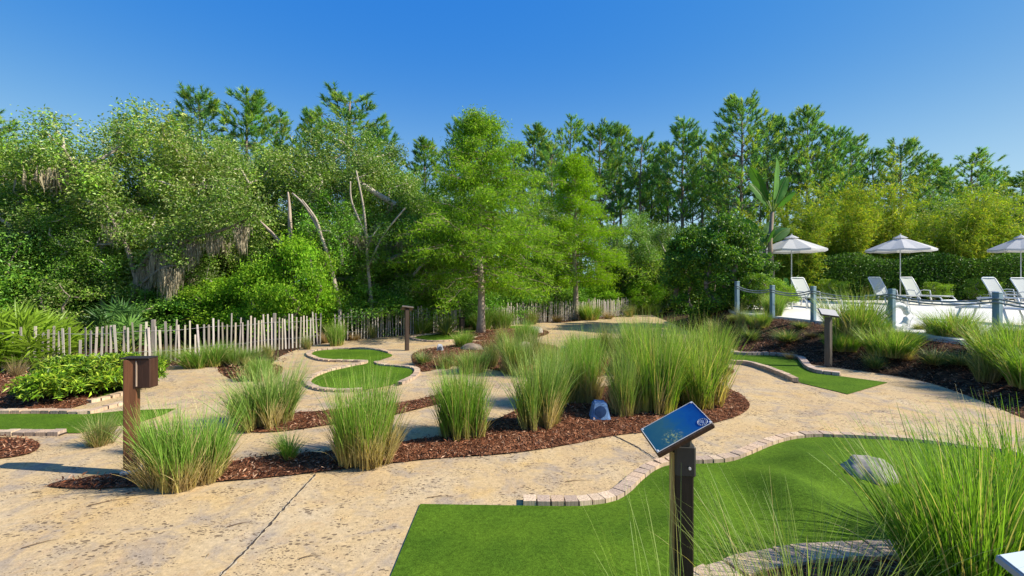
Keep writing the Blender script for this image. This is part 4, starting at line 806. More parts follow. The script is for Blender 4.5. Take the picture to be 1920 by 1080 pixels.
gr(tD, 1075, 668, 615, 80, 'thin far grass against the shaded path', GD); gr(tD, 1140, 674, 590, 85, 'silvery grass in front of the shaded path bend, right of the thin far one', GD); gr(tG, 1190, 672, 586, 70, 'upright far grass before the big clipped shrub shade', GD); gr(tA, 985, 655, 595, 60, 'upright far grass behind the silvery brown one', GD)
GF = 'grasses and weeds along the sand fence'
fg = [(305, 690, 632, 60, tC, 'small green tuft in front of the left fence near the sign post'), (390, 686, 640, 110, tG, 'wide low bright grass in front of the left fence'), (450, 682, 645, 70, tA, 'dark low grass right of the wide bright one'), (150, 700, 672, 70, tF, 'dry brown tuft above the leafy bush'), (30, 712, 650, 60, tF, 'dry tuft by the fence at the left edge'), (90, 705, 660, 60, tD, 'straggly grass between palmetto and fence'),
      (610, 643, 605, 50, tF, 'rusty dry tuft where the left fence ends'), (632, 648, 600, 40, tG, 'green tuft in the gap of the fence'), (575, 655, 620, 46, tD, 'pale weeds at the right end of the left fence'), (700, 634, 600, 60, tD, 'grass in front of the middle fence'), (665, 638, 612, 50, tF, 'dry tuft at the left end of the middle fence'), (790, 626, 590, 50, tG, 'grass tuft beside the yucca'), (820, 622, 600, 46, tF, 'dry grass below the yucca'),
      (905, 618, 575, 60, tG, 'green grass behind the cypress trunk'), (940, 616, 572, 50, tG, 'tall weeds right of the cypress trunk at the fence'), (1000, 608, 575, 60, tD, 'weeds in front of the far fence left of the smaller cypress'), (1045, 604, 578, 50, tF, 'rusty weeds at the foot of the smaller cypress'), (1105, 600, 566, 60, tG, 'green weeds right of the smaller cypress trunk'), (1140, 598, 570, 50, tF, 'rusty tuft in front of the far fence'), (1180, 594, 566, 50, tD, 'pale grass at the far fence near its right end'), (1215, 590, 563, 50, tG, 'last green tuft at the right end of the far fence'),
      (505, 668, 636, 60, tD, 'weeds at the foot of the left fence behind the middle bed clump'), (250, 696, 655, 50, tC, 'thin tuft behind the top of the sign post'), (485, 712, 664, 60, tA, 'grass tuft in the little mulch patch beside the path')]
for px, py, tp, wd, sp, lb in fg: gr(sp, px, py, tp, wd, lb, GF, None)
GR = 'grasses on the mulched embankment'
bg_ = [(1725, 9.9, 600, 50, tD, 'loose brown grass on the deck edge between life ring and tall midway grass'), (1640, 8.4, 640, 60, tE, 'grey green tussock on the bank below the dark grass'), (1800, 7.6, 640, 80, tE, 'dark spiky tussock low on the bank near the right rope post'), (1580, 9.3, 620, 60, tG, 'short green grass immediately right of the small sign post'), (1500, 11.2, 590, 50, tE, 'small fountain grass before the full height rope post'), (1850, 6.9, 640, 90, tD, 'straggly brown grass on the lower bank at right'), (1700, 8.9, 615, 50, tA, 'dark grass right below the life ring'),
       (1450, 13.0, 545, 45, tG, 'upright grass in front of the first lounger'), (1392, 12.4, 560, 35, tD, 'thin grass at the foot of the first rope post'), (1408, 11.6, 596, 55, tE, 'grey green tussock below the first rope post'), (1476, 10.6, 600, 80, tE, 'grey green fountain grass above the bend of the brick border'), (1345, 12.6, 590, 80, tD, 'brown loose grass at the foot of the big clipped shrub'), (1378, 13.2, 585, 50, tD, 'thin brown grass right of the big clipped shrub foot'), (1520, 10.4, 612, 40, tF, 'dry tuft at the foot of the second visible rope post'),
       (1604, 9.6, 534, 100, tG, 'tall bright grass between the small sign and the life ring'), (1560, 10.4, 590, 50, tD, 'pale grass behind the small sign post'), (1668, 8.6, 600, 95, tG, 'green grass in front of the life ring'), (1640, 9.4, 590, 60, tA, 'dark grass left of the life ring'), (1790, 8.9, 570, 95, tG, 'tall grass midway between the two right rope posts'), (1745, 9.2, 588, 60, tD, 'sparse brown grass right of the life ring'), (1752, 7.9, 632, 90, tE, 'low grey green tussock on the bank below the ropes'), (1700, 8.3, 650, 40, tF, 'dry tuft on the bank under the life ring'),
       (1850, 7.7, 595, 80, tG, 'grass at the foot of the right rope post'), (1895, 6.9, 600, 120, tG, 'broad dark grass clump at the right edge of the bank'), (1930, 7.4, 590, 90, tA, 'grass cut by the right edge behind the broad clump'), (1480, 9.6, 650, 34, tF, 'tiny dry tuft beside the small sign post'), (1425, 12.2, 575, 46, tG, 'green tuft before the yellow green shrub'), (1960, 6.2, 640, 120, tG, 'grass clump just past the right edge casting shade on the path')]
for px, Y, tp, wd, sp, lb in bg_: gr(sp, px, 0, tp, wd, lb, GR, Y, wk=1.0)
# big near clumps at the lower right
def near_clump(label, x, y, n, R0, L, seed, lean, droop, w_, cols, bias=(0, 0), dry=0):
    rng = np.random.default_rng(seed); t = thing('ornamental_grass', label, 'grass clump', (x, y, .03)); mb = MB()
    az = rng.uniform(0, 6.28, n); rr = R0 * rng.uniform(0, 1, n) ** .6; base = np.c_[np.cos(az) * rr, np.sin(az) * rr, np.zeros(n)]; az = az + rng.normal(0, .45, n); le = lean[0] + (lean[1] - lean[0]) * (rr / R0) * rng.uniform(.2, 1, n)
    old = rng.uniform(size=n) < .12; args = (le, L * rng.uniform(.4, 1.08, n), rng.uniform(*droop, n), w_ * rng.uniform(.6, 1.4, n))
    for sel, cc in ((~old, cols), (old, ((.36, .28, .12), (.42, .36, .15), (.50, .44, .22)))): blades(mb, base[sel], az[sel], *[q[sel] for q in args], rng, *cc, 8, .18, .4)
    mb.build('green_blades', M_blade, t)
    if dry:
        mb = MB(); az = rng.uniform(0, 6.28, dry); rr = R0 * rng.uniform(.4, 1.1, dry); base = np.c_[np.cos(az) * rr, np.sin(az) * rr, np.zeros(dry)]
        blades(mb, base, az, rng.uniform(.3, 1.3, dry), L * rng.uniform(.2, .5, dry), rng.uniform(.2, 1.2, dry), np.full(dry, w_), rng, (.34, .24, .14), (.48, .38, .24), (.50, .40, .26), 6); mb.build('dry_blades', M_blade, t)
near_clump('largest dense bright grass clump in the lower right corner', 2.30, 2.32, 1500, .26, .84, 301, (0, .58), (.05, .6), .0062, ((.16, .20, .05), (.12, .25, .02), (.27, .40, .07)), dry=110)
near_clump('second dense bright clump at the right edge behind the largest one', 3.0, 2.75, 900, .22, .85, 302, (0, .5), (.1, .6), .0058, ((.16, .20, .05), (.12, .26, .012), (.20, .36, .03)), dry=40)
near_clump('wispy thin see through grass between the near sign and the largest clump', 1.24, 1.95, 360, .30, .78, 303, (.1, .75), (.1, .9), .0034, ((.30, .26, .12), (.20, .28, .07), (.28, .36, .11)), dry=110)
near_clump('few long arching stalks rising before the near sign post', .60, 1.64, 90, .16, .86, 304, (.1, .6), (.1, .6), .0032, ((.30, .30, .10), (.24, .34, .08), (.34, .42, .14)))

# ------------------------------------------------------------------ sand fence
def fence(label, pts, seed, posts=()):
    rng = np.random.default_rng(seed); S = smooth(pts, False, 12); d = np.r_[0, np.cumsum(np.hypot(*np.diff(S, axis=0).T))]; t = thing('sand_fence', label, 'fence', (S[0][0], S[0][1], 0)); o = np.array([S[0][0], S[0][1], 0])
    mb = MB(); s = 0.0; V0, Q, T = bevbox(.038, .011, 1, .003); W = []
    while s < d[-1]:
        x, y = np.interp(s, d, S[:, 0]), np.interp(s, d, S[:, 1]); x2, y2 = np.interp(s + .05, d, S[:, 0]), np.interp(s + .05, d, S[:, 1]); a = math.atan2(y2 - y, x2 - x)
        h = .76 + rng.normal(0, .045) + (.07 if rng.uniform() < .12 else 0) - (.25 if rng.uniform() < .03 else 0); lean = rng.normal(0, .025) + (.5 * rng.choice([-1, 1]) if rng.uniform() < .012 else 0)
        M = rotm(rng.normal(0, .03), lean, a + rng.normal(0, .12)); V = (V0 * [rng.uniform(.75, 1.15), 1, h] + [0, 0, h / 2 - .03]) @ M.T + [x, y, 0] - o
        mb.add(V, Q, T, np.array((.36, .325, .275)) * rng.uniform(.62, 1.3) * (1, rng.uniform(.94, 1.02), rng.uniform(.85, 1.08))); s += rng.uniform(.070, .096) + (.08 if rng.uniform() < .03 else 0)
    mb.build('slats', M_wood, t)
    for z in (.62, .22):
        mb = MB(); q = np.c_[S, z + .012 * np.sin(d * 5)] - o; tube(mb, q + [0, -.012, 0], .0035, 4, (.32, .31, .30)); mb.build('wire', M_wood, t)
    for k in posts:
        x, y = np.interp(k * d[-1], d, S[:, 0]), np.interp(k * d[-1], d, S[:, 1]); mb = MB(); addbox(mb, (.065, .065, .86), (x - o[0], y + .06 - o[1], .41), rotm(0, 0, .3), .006, (.24, .21, .18)); mb.build('post', M_wood, t)
    return t
fence('weathered grey picket sand fence running along the left woods', P([(-260, 702), (0, 696), (110, 690), (240, 684), (400, 668), (500, 656), (602, 645)]), 1, (.25, .55, .85))
fence('middle stretch of picket sand fence behind dark sign post and yucca', P([(630, 641), (700, 634), (770, 628), (865, 619)]), 2, (.02, .6))
fence('far picket sand fence behind the two cypress trunks', P([(900, 614), (950, 611), (1020, 604), (1080, 599), (1150, 592), (1242, 585)]), 3, (.16, .5, .9))

# ------------------------------------------------------------------ sign posts
def rect_board(mb, W, D, T, mat_rot, col): addbox(mb, (W, D, T), (0, 0, 0), mat_rot, .004, col)
def sign(label, loc, board_c, rot, W, D, post_h, postcol, boardcol, facecol, pw=.09, base=False, post_rz=.3, post_dx=0):
    t = thing('hole_sign', label, 'sign', loc); Rm = rotm(*rot)
    mb = MB(); addbox(mb, (pw, pw, post_h), (post_dx, 0, post_h / 2 - .02), rotm(0, 0, post_rz), .006, postcol); mb.build('post', M_stain, t)
    bc = np.array(board_c, float); mb = MB(); addbox(mb, (W, D, .032), bc - Rm @ [0, 0, .016], Rm, .004, boardcol); mb.build('board', M_stain, t)
    mb = MB(); addbox(mb, (W * .97, D * .96, .004), bc + Rm @ [0, 0, .002], Rm, .001, facecol); f = mb.build('sign_face', M_face, t); return t, Rm, bc, f
m, tt, oo = newmat('laminated_face'); a = N(tt, 'ShaderNodeVertexColor', layer_name='Col'); p = N(tt, 'ShaderNodeBsdfPrincipled', Roughness=.12); tt.links.new(a.outputs[0], p.inputs['Base Color']); tt.links.new(p.outputs[0], oo.inputs[0]); M_face = m
# near sign with its printed underwater picture
NS = (.770, 2.12)
def mat_picture():
    m, t, o = newmat('printed_picture'); tc = t.nodes.new('ShaderNodeTexCoord'); sp = t.nodes.new('ShaderNodeSeparateXYZ'); t.links.new(tc.outputs['Object'], sp.inputs[0])
    x = mth(t, 'MULTIPLY', mth(t, 'ADD', sp.outputs[0], .13), 3.85); y = mth(t, 'MULTIPLY', mth(t, 'ADD', sp.outputs[1], .082), 6.1)
    nz_ = noise(t, tc.outputs['Object'], 22, 4, .6); f = mth(t, 'ADD', x, mth(t, 'MULTIPLY', mth(t, 'SUBTRACT', nz_, .5), .5))
    c = ramp(t, f, [(0, (.022, .10, .13)), (.35, (.038, .125, .135)), (.55, (.015, .105, .22)), (.8, (.008, .08, .26)), (1, (.006, .05, .20))])
    d1 = mth(t, 'ADD', mth(t, 'POWER', mth(t, 'ABSOLUTE', mth(t, 'SUBTRACT', x, .34)), 2.0), mth(t, 'MULTIPLY', mth(t, 'POWER', mth(t, 'ABSOLUTE', mth(t, 'SUBTRACT', y, .20)), 2.0), .6))
    nk = noise(t, tc.outputs['Object'], 75, 4, .75); k = mth(t, 'MULTIPLY', ramp(t, d1, [(.0, 1.0), (.045, 0.0)]), ramp(t, nk, [(.5, 0.0), (.58, 1.0)]))
    c = mixc(t, k, c, (.42, .45, .16)); c = mixc(t, mth(t, 'MULTIPLY', ramp(t, d1, [(.0, .8), (.06, 0.0)]), ramp(t, noise(t, tc.outputs['Object'], 48, 3, .6), [(.58, 0.0), (.62, 1.0)])), c, (.01, .05, .09))
    p = N(t, 'ShaderNodeBsdfPrincipled', Roughness=.14); t.links.new(c, p.inputs['Base Color']); t.links.new(p.outputs[0], o.inputs[0]); return m
t = thing('hole_sign', 'near sign with blue glossy picture board on a dark post by the large green', 'sign', (*NS, 0))
Rm = rotm(.30, -.528, .168); rR = np.array(Matrix.Rotation(.168, 3, 'Z') @ Matrix.Rotation(.297, 3, 'X') @ Matrix.Rotation(-.528, 3, 'Y')); bc = np.array([.731 - NS[0], 2.10 - NS[1], .95])
mb = MB(); addbox(mb, (.080, .080, .86), (0, 0, .41), rotm(0, 0, -.12), .006, (.020, .015, .011)); addbox(mb, (.010, .07, .855), (-.046, .004, .41), rotm(0, 0, -.12), .003, (.28, .19, .06)); mb.build('post', M_stain, t)  # thin yellowish strip paints the lit left side onto the dark post
mb = MB(); addbox(mb, (.090, .090, .14), (.004, 0, .80), rotm(0, 0, -.12), .008, (.035, .035, .032)); addbox(mb, (.085, .08, .05), (-.01, 0, .885), rotm(0, 0, -.12), .01, (.035, .035, .032)); br_ = mb.build('bracket', M_paint, t)
for zz in (.775,):
    mb = MB(); tube(mb, [(.012, -.052, zz), (.012, -.060, zz)], .006, 8, (.5, .48, .45)); mb.build('screw', M_paint, br_)
mb = MB(); addbox(mb, (.277, .177, .030), (0, 0, -.017), None, .005, (.05, .028, .018)); bo = mb.build('board', M_stain, t); bo.matrix_basis = Matrix.Translation(bc) @ Matrix(rR).to_4x4()
mb = MB(); addbox(mb, (.267, .167, .004), (0, 0, 0), None, .001, (.0, .1, .3)); fc = mb.build('picture_face', mat_picture(), bo)
mb = MB()
for a_, b_ in (((-.134, -.084), (.134, -.084)), ((.134, -.084), (.134, .084)), ((.134, .084), (-.134, .084)), ((-.134, .084), (-.134, -.084))):
    tube(mb, [(*a_, .002), (*b_, .002)], .0018, 5, (.62, .60, .55))
mb.build('metal_trim', M_paint, bo)
for sx in (-.128, .128):
    for sy_ in (-.078, .078): mb = MB(); tube(mb, [(sx, sy_, 0), (sx, sy_, .0055)], .004, 8, (.75, .72, .68)); mb.build('screw', M_paint, bo)
mb = MB()      # round pale emblem: ring, wheel spokes and small skull-like centre dot pattern as on the board
for r_, w__ in ((.021, .0016), (.0155, .0010)): tube(mb, [(.104 + r_ * math.cos(q), -.056 + r_ * math.sin(q) * 1.0, .0028) for q in np.linspace(0, 6.283, 25)[:-1]], w__, 4, (.26, .31, .40), closed=True)
for q in np.linspace(0, 6.283, 13)[:-1]: tube(mb, [(.104 + .016 * math.cos(q), -.056 + .016 * math.sin(q), .0028), (.104 + .021 * math.cos(q), -.056 + .021 * math.sin(q), .0028)], .0016, 4, (.26, .31, .40))
for dx_, dy_, r_ in ((-.005, .002, .004), (.005, .002, .004), (0, -.006, .005), (0, .008, .004)): tube(mb, [(.104 + dx_, -.056 + dy_, .002), (.104 + dx_, -.056 + dy_, .0032)], r_, 10, (.28, .32, .42))
mb.build('emblem', M_paint, bo)

# left sign seen from behind/edge
x, y = gp(247, 888); t = thing('hole_sign', 'brown wooden post with its sign box seen edge on, left foreground', 'sign', (x, y, 0))
mb = MB(); addbox(mb, (.094, .094, .96), (0, 0, .47), rotm(0, 0, .42), .006, (.125, .052, .024)); mb.build('post', M_stain, t)
mb = MB(); addbox(mb, (.13, .13, .05), (0, 0, .02), rotm(0, 0, .42), .01, (.50, .48, .44)); mb.build('footing', M_rock, t)
mb = MB(); addbox(mb, (.125, .10, .24), (.108, .02, .836), rotm(0, 0, .05), .006, (.05, .022, .014)); addbox(mb, (.235, .115, .012), (.052, .012, .962), rotm(0, 0, .05), .003, (.025, .018, .014)); b_ = mb.build('board', M_stain, t)
mb = MB(); addbox(mb, (.010, .008, .21), (.066, -.034, .836), rotm(0, 0, .08), .001, (.45, .33, .24)); mb.build('painted_highlight', M_stain, b_)  # pale strip paints the highlight where post meets box
# far dark sign post
x, y = gp(763, 657); t = thing('hole_sign', 'far dark sign post with tilted board, before the middle fence', 'sign', (x, y, 0))
mb = MB(); addbox(mb, (.09, .09, .98), (0, 0, .47), rotm(0, 0, .4), .006, (.06, .04, .028)); mb.build('post', M_stain, t)
mb = MB(); addbox(mb, (.27, .18, .03), (0, .0, .97), rotm(-.45, .15, .5), .004, (.07, .05, .035)); b_ = mb.build('board', M_stain, t)
mb = MB(); addbox(mb, (.25, .165, .005), (0, .0, .99), rotm(-.45, .15, .5), .001, (.22, .24, .25)); mb.build('sign_face', M_face, b_)
# right sign
x, y = gp(1553, 686, .02); t = thing('hole_sign', 'small lectern style sign with pale grey board on the right embankment', 'sign', (x, y, .03))
mb = MB(); addbox(mb, (.095, .095, .92), (0, 0, .44), rotm(0, 0, .5), .006, (.10, .085, .07)); mb.build('post', M_stain, t)
mb = MB(); addbox(mb, (.30, .22, .028), (.0, .0, .975), rotm(.50, .15, -.28), .004, (.09, .075, .06)); b_ = mb.build('board', M_stain, t)
mb = MB(); addbox(mb, (.29, .21, .004), (.0, -.008, .992), rotm(.50, .15, -.28), .001, (.42, .40, .37)); mb.build('sign_face', M_paint, b_)
# stump-like dark post before the fence
x, y = gp(866, 626); t = thing('wooden_post', 'short dark wooden post near the far putting green', 'post', (x, y, 0)); mb = MB(); addbox(mb, (.14, .14, .5), (0, 0, .23), rotm(0, 0, .5), .012, (.07, .045, .03)); mb.build('post_body', M_stain, t); mb = MB(); addbox(mb, (.2, .2, .03), (0, 0, .495), rotm(0, 0, .5), .008, (.05, .035, .025)); mb.build('cap', M_stain, t)
# corner of another sign board at the lower right corner of the picture
t = thing('hole_sign', 'pale sign board cut by the lower right corner', 'sign', (1.93, 1.62, 0)); mb = MB(); addbox(mb, (.09, .09, .60), (0, 0, .29), rotm(0, 0, .3), .006, (.08, .06, .04)); mb.build('post', M_stain, t)
mb = MB(); addbox(mb, (.30, .22, .03), (-.03, -.02, .585), rotm(.30, -.1, .12), .004, (.30, .34, .36)); b_ = mb.build('board', M_paint, t); mb = MB(); addbox(mb, (.29, .21, .004), (-.03, -.026, .602), rotm(.30, -.1, .12), .001, (.55, .62, .64)); mb.build('sign_face', M_face, b_)

# ------------------------------------------------------------------ speakers and rocks
def rock_mesh(rx, ry, rz_, seed, col, sub=4, amp=.16, flatb=-.25):
    bm = bmesh.new(); bmesh.ops.create_icosphere(bm, subdivisions=sub, radius=1); V = np.array([v.co[:] for v in bm.verts]); T = np.array([[v.index for v in f.verts] for f in bm.faces]); bm.free()
    d = 1 + amp * noise3(V, 2.2, seed) + amp * .5 * noise3(V, 5, seed + 1) + amp * .2 * noise3(V, 12, seed + 2); V = V * d[:, None]; V[:, 2] = np.maximum(V[:, 2], flatb); V = V * [rx, ry, rz_]; V[:, 2] -= flatb * rz_
    mb = MB(); c = np.array(col) * (1 + .3 * noise3(V * 6, 2, seed))[:, None]; mb.add(V, None, T, c); return mb
x, y = gp(1640, 908); o = rock_mesh(.20, .16, .125, 3, (.27, .25, .22), sub=5, amp=.17).build('boulder', M_rock, None, False, (x, y + .06, nz(x, y) - .01)); tag(o, 'pale grey boulder lying on the large near putting green', 'boulder')
x, y = gp(885, 660); o = rock_mesh(.26, .2, .16, 5, (.25, .19, .13)).build('boulder', M_rock, None, False, (x, y, 0)); tag(o, 'brown boulder in the centre bed near the cypress trunk', 'boulder')
x, y = gp(985, 668); o = rock_mesh(.34, .3, .2, 8, (.33, .27, .20)).build('boulder', M_rock, None, False, (x, y + .3, 0)); tag(o, 'tan boulder among silvery grass in the centre bed', 'boulder')
x, y = gp(1000, 625); o = rock_mesh(.3, .2, .16, 9, (.30, .27, .22)).build('boulder', M_rock, None, False, (x, y, 0)); tag(o, 'greyish boulder by the shaded path behind the centre bed', 'boulder')
def speaker(label, px, py, hgt, W, bodycol, grille, faceaz=0):
    x, y = gp(px, py, .03); t = thing('rock_speaker', label, 'speaker', (x, y, .03), faceaz)
    V, Q, T = bevbox(1, 1, 1, .09, 2); V = np.array(V); rng = np.random.default_rng(int(px)); V = V + rng.normal(0, .015, V.shape); u = V[:, 2] + .5; k = 1 - .42 * u; V = np.c_[V[:, 0] * k * W, V[:, 1] * k * W * .8 + .06 * u * W, u * hgt]
    mb = MB(); mb.add(V, Q, T, bodycol); mb.build('shell', M_rock, t); mb = MB(); tilt = .24
    n = 24; a = np.linspace(0, 2 * np.pi, n, endpoint=False); r = W * .27; yy = -W * .405 * (1 - .42 * .48) + .03 * W
    c = np.array([0, yy + .008, hgt * .50]); D1 = np.stack([np.cos(a) * r, np.sin(a) * r * math.sin(tilt), np.sin(a) * r * math.cos(tilt)], 1); f = np.array([0, -math.cos(tilt), math.sin(tilt)]) * .018
    Vr = np.r_[c + D1, c + D1 * .96 + f, [c + f * 1.3]]; mb.add(Vr, [(i, (i + 1) % n, n + (i + 1) % n, n + i) for i in range(n)], [(n + i, n + (i + 1) % n, 2 * n) for i in range(n)], grille); mb.build('grille', M_paint, t)
    mb = MB(); addbox(mb, (W * 1.12, W * .9, .02), (W * .05, -.01, .0), rotm(0, 0, .1), .004, (.62, .58, .50)); mb.build('base_slab', M_rock, t)
speaker('blue grey rock shaped speaker with round grille among the tall grasses', 1124, 786, .205, .24, (.13, .23, .40), (.012, .035, .10))
speaker('small pale rock speaker beside the brown boulder in the centre bed', 825, 660, .17, .17, (.45, .45, .46), (.05, .06, .08), .2)
speaker('tiny grey rock speaker half hidden by grass in the centre bed', 1057, 662, .15, .17, (.35, .36, .38), (.05, .06, .08), -.2)

# ------------------------------------------------------------------ rope rail
rp = [(7.42 if k == 99 else None, Y, px, tp) for k, (px, Y, tp) in enumerate(((1382, 13.4, 528), (1448, 12.7, 535), (1525, 11.7, 537), (1672, 9.55, 542), (1870, 7.8, 548), (2150, 6.3, 556)))]
tp0 = thing('rope_post', 'post', 'post'); mb = MB(); addbox(mb, (.098, .098, 1.0), (0, 0, .5), rotm(0, 0, .25), .008, (.17, .26, .30)); mb.build('post_body', M_wood, tp0)
mb = MB(); V, Q, T = bevbox(.106, .106, .03, .01); mb.add(V @ rotm(0, 0, .25).T + [0, 0, 1.013], Q, T, (.22, .31, .34)); mb.build('cap', M_wood, tp0); sp_ = Spawner(tp0); tops = []
lbp = ['leftmost pale rope post against the big clipped shrub', 'rope post half hidden in grass before the first lounger', 'full height blue grey rope post behind the small sign', 'rope post carrying the white life ring', 'thick blue grey rope post near the right edge', 'rope post beyond the right edge of the picture']
for (q, Y, px, tp), lb in zip(rp, lbp):
    x = at(px, Y); z = float(H(x, Y)); zt = zat(tp, Y); sp_((x, Y, z - .02), 0, (1, 1, zt - z), lb, 'blue grey wooden posts of the rope rail'); tops.append(np.array([x, Y, zt]))
for z_off, lb, sag in ((-.10, 'upper grey rope strung between the blue grey posts', .10), (-.16, 'lower slack grey rope strung between the blue grey posts', .17)):
    mb = MB(); pts = []
    for a_, b_ in zip(tops[:-1], tops[1:]):
        for u in np.linspace(0, 1, 13)[:-1]: pts.append(a_ + (b_ - a_) * u + [-.062, -.03, z_off - sag * 4 * u * (1 - u) * (1 if z_off > -.12 else .55)])
    pts.append(tops[-1] + [-.062, -.03, z_off]); tube(mb, pts, .016, 6, (.26, .28, .26)); tag(mb.build('rope', M_rope, None, True), lb, 'rope')
Y = 9.68; t = thing('life_ring', 'white life ring hanging on the rope post', 'life ring', (at(1679, Y), Y - .05, zat(592, Y))); mb = MB()
tube(mb, [(.225 * math.cos(a), 0, .225 * math.sin(a)) for a in np.linspace(0, 2 * np.pi, 33)[:-1]], .058, 12, (.66, .68, .66), closed=True); r_ = mb.build('ring', M_plastic, t, True); r_.rotation_euler = (0, 0, .15)
mb = MB(); tube(mb, [((.29 + .02 * math.cos(a * 8)) * math.cos(a), -.02, (.29 + .02 * math.cos(a * 8)) * math.sin(a)) for a in np.linspace(0, 2 * np.pi, 65)[:-1]], .006, 5, (.55, .56, .54), closed=True); mb.build('grab_line', M_rope, t, True)
for a in (.785, 2.356, 3.927, 5.498):
    mb = MB(); q = np.array([math.cos(a), 0, math.sin(a)]); tn_ = np.array([-math.sin(a), 0, math.cos(a)]); tube(mb, [q * .225 - tn_ * .02, q * .225 + tn_ * .02], .0605, 12, (.60, .62, .60), cap=False); mb.build('band', M_plastic, t, True)

# ------------------------------------------------------------------ parasols and loungers
def parasol():
    t = thing('parasol', 'parasol', 'parasol'); n = 8; r = 1.36; z0, z1 = 2.05, 2.52; mb = MB(); k = 5; V = []; Q = []; T = []
    for i in range(n):
        for j in range(k + 1):      # ribs and the sagging panel middles
            u = .10 + .90 * j / k
            for s in (0, .5):
                a = 2 * math.pi * (i + s) / n; rr = r * u * (math.cos(math.pi / n) if s else 1) * (.985 if s else 1); V.append((rr * math.cos(a), rr * math.sin(a), z1 - (z1 - z0) * (u ** 1.12) - (.03 * u if s else 0)))
    m_ = (k + 1) * 2
    for i in range(n):
        for j in range(k):
            a, b = i * m_ + j * 2, i * m_ + j * 2 + 1; c = ((i + 1) % n) * m_ + j * 2; Q += [(a, a + 2, b + 2, b), (b, b + 2, c + 2, c)]
    mb.add(V, Q, None, (.54, .54, .54)); V2 = np.array(V)
    e = [i * m_ + k * 2 for i in range(n)]; ed = []      # valance
    for i in range(n): ed += [V2[i * m_ + k * 2], V2[i * m_ + k * 2 + 1]]
    ed = np.array(ed); n2 = len(ed); mb.add(np.r_[ed, ed * [1.0, 1.0, 1] - [0, 0, .07]], [(i, (i + 1) % n2, n2 + (i + 1) % n2, n2 + i) for i in range(n2)], None, (.50, .50, .50)); mb.build('canopy', M_canvas, t)
    mb = MB(); V = [(0, 0, z1 + .10)] + [(.30 * math.cos(2 * math.pi * i / n), .30 * math.sin(2 * math.pi * i / n), z1 - .03) for i in range(n)]; mb.add(V, None, [(0, i + 1, (i + 1) % n + 1) for i in range(n)], (.56, .56, .56)); mb.build('vent_cap', M_canvas, t)
    mb = MB(); tube(mb, [(0, 0, 0), (0, 0, z1 + .06)], .022, 10, (.55, .56, .55)); mb.build('pole', M_paint, t, True)
    mb = MB(); tube(mb, [(0, 0, z1 + .08), (0, 0, z1 + .13)], .03, 8, (.5, .5, .48)); mb.build('finial', M_paint, t, True)
    mb = MB(); tube(mb, [(0, 0, 0), (0, 0, .06), (0, 0, .061), (0, 0, .25)], [.26, .24, .04, .04], 20, (.35, .35, .34)); mb.build('base', M_paint, t)
    for i in range(n): mb = MB(); a = 2 * math.pi * i / n; tube(mb, [(.04 * math.cos(a), .04 * math.sin(a), z1 - .07), (r * .98 * math.cos(a), r * .98 * math.sin(a), z0 - .0)], .009, 4, (.5, .5, .48)); mb.build('rib', M_paint, t)
    return t
spp = Spawner(parasol())
for px, Y, lb, rz, ru in ((1484, 17.3, 'left white parasol over the first lounger', .0, .84), (1688, 18.2, 'middle white parasol between two loungers', .2, .81), (1914, 19.2, 'third white parasol cut by the right edge', .35, .77)):
    zb = float(H(at(px, Y), Y)) + .03; za = zat(439, Y) - zb
    spp((at(px, Y), Y, zb), rz, (ru, ru, za / 2.64), lb, 'white parasols on the pool deck')
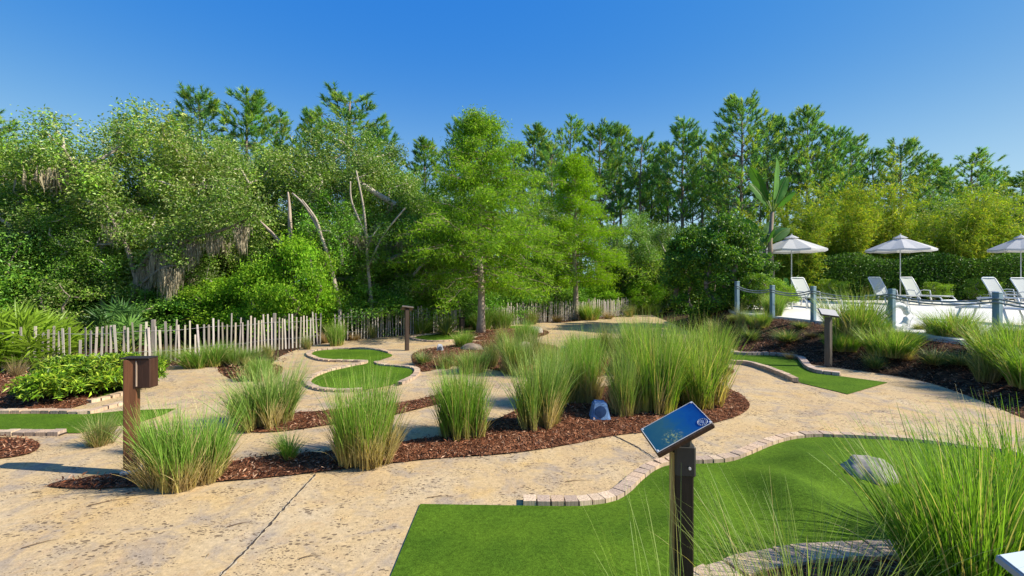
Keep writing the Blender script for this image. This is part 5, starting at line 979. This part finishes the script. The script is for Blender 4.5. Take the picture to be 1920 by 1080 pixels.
def lounger(back_el=1.15):
    t = thing('sun_lounger', 'lounger', 'sun lounger'); Wd = .62; zs = .36; wh = (.60, .61, .60); L0_, L1_ = -.55, 1.30
    for s in (-1, 1):
        mb = MB(); tube(mb, [(L0_, s * Wd / 2, zs - .03), (0, s * Wd / 2, zs), (.9, s * Wd / 2, zs - .01), (L1_ - .08, s * Wd / 2, zs - .02), (L1_, s * Wd / 2, zs - .10), (L1_ + .03, s * Wd / 2, 0)], .024, 8, wh); mb.build('side_rail', M_plastic, t, True)
        for xx, dx in ((-.45, -.10), (.35, .10)): mb = MB(); tube(mb, [(xx, s * (Wd / 2 - .01), zs - .03), (xx + dx, s * (Wd / 2 + .02), 0)], .026, 8, wh); mb.build('leg', M_plastic, t, True)
        mb = MB(); tube(mb, [(-.05, s * (Wd / 2 + .03), zs), (-.08, s * (Wd / 2 + .05), zs + .20), (.05, s * (Wd / 2 + .05), zs + .23), (.30, s * (Wd / 2 + .05), zs + .21), (.36, s * (Wd / 2 + .03), zs)], .02, 8, wh); mb.build('armrest', M_plastic, t, True)
    mb = MB(); n = 10; V = []; 
    for i in range(n + 1):
        xx = L1_ * .98 * i / n; V += [(xx, -Wd / 2, zs + .02), (xx, 0, zs - .015), (xx, Wd / 2, zs + .02)]
    Q = [(i * 3 + j, i * 3 + j + 1, i * 3 + j + 4, i * 3 + j + 3) for i in range(n) for j in (0, 1)]; V = np.array(V); mb.add(V, Q, None, (.54, .56, .54)); mb.add(V - [0, 0, .006], Q, None, (.54, .56, .54)); mb.build('seat', M_canvas, t, True)
    bd = np.array([-math.cos(back_el), 0, math.sin(back_el)]); mb = MB(); V = []
    for i in range(n + 1):
        u = .80 * i / n; c = np.array([0, 0, zs]) + bd * u + [-.06 * (i / n) ** 2, 0, 0]; V += [c + [0, -Wd / 2, 0], c + [-.02, 0, 0], c + [0, Wd / 2, 0]]
    V = np.array(V); mb.add(V, Q, None, (.54, .56, .54)); mb.add(V + [-.006, 0, -.002], Q, None, (.52, .64, .58)); bk = mb.build('backrest', M_canvas, t, True)  # rear sheet tinted green-blue, its shade put into the colour
    mb = MB(); tube(mb, [V[0], V[15], V[-3], V[-3] + [0, .03, .03], V[-1] + [0, -.03, .03], V[-1], V[17], V[2]], .02, 8, (.66, .68, .66)); mb.build('back_frame', M_plastic, bk, True)
    return t
spl = Spawner(lounger())
for px, Y, rz, lb in ((1510, 16.4, -1.35, 'white sun lounger right of the left parasol pole'), (1446, 16.0, -1.35, 'white sun lounger mostly hidden behind grass, leftmost of all'), (1655, 17.8, -1.4, 'white sun lounger left of the middle parasol pole'), (1716, 17.6, -1.42, 'white sun lounger right of the middle parasol pole'), (1874, 16.2, -1.45, 'white sun lounger behind the thick rope post near the right edge'), (1872, 18.4, -1.4, 'grey shaded sun lounger behind the one near the right edge'), (1930, 15.8, -1.45, 'white sun lounger cut by the right edge')):
    x = at(px, Y); spl((x, Y, float(H(x, Y)) + .035), rz, .89, lb, 'white sun loungers on the pool deck')
x = at(1860, 11.2); t2 = lounger(.12); place(t2, (x, 11.2, float(H(x, 11.2)) + .035), -1.25, 1.0, 'white sun lounger lying flat behind the right rope post', 'white sun loungers on the pool deck')
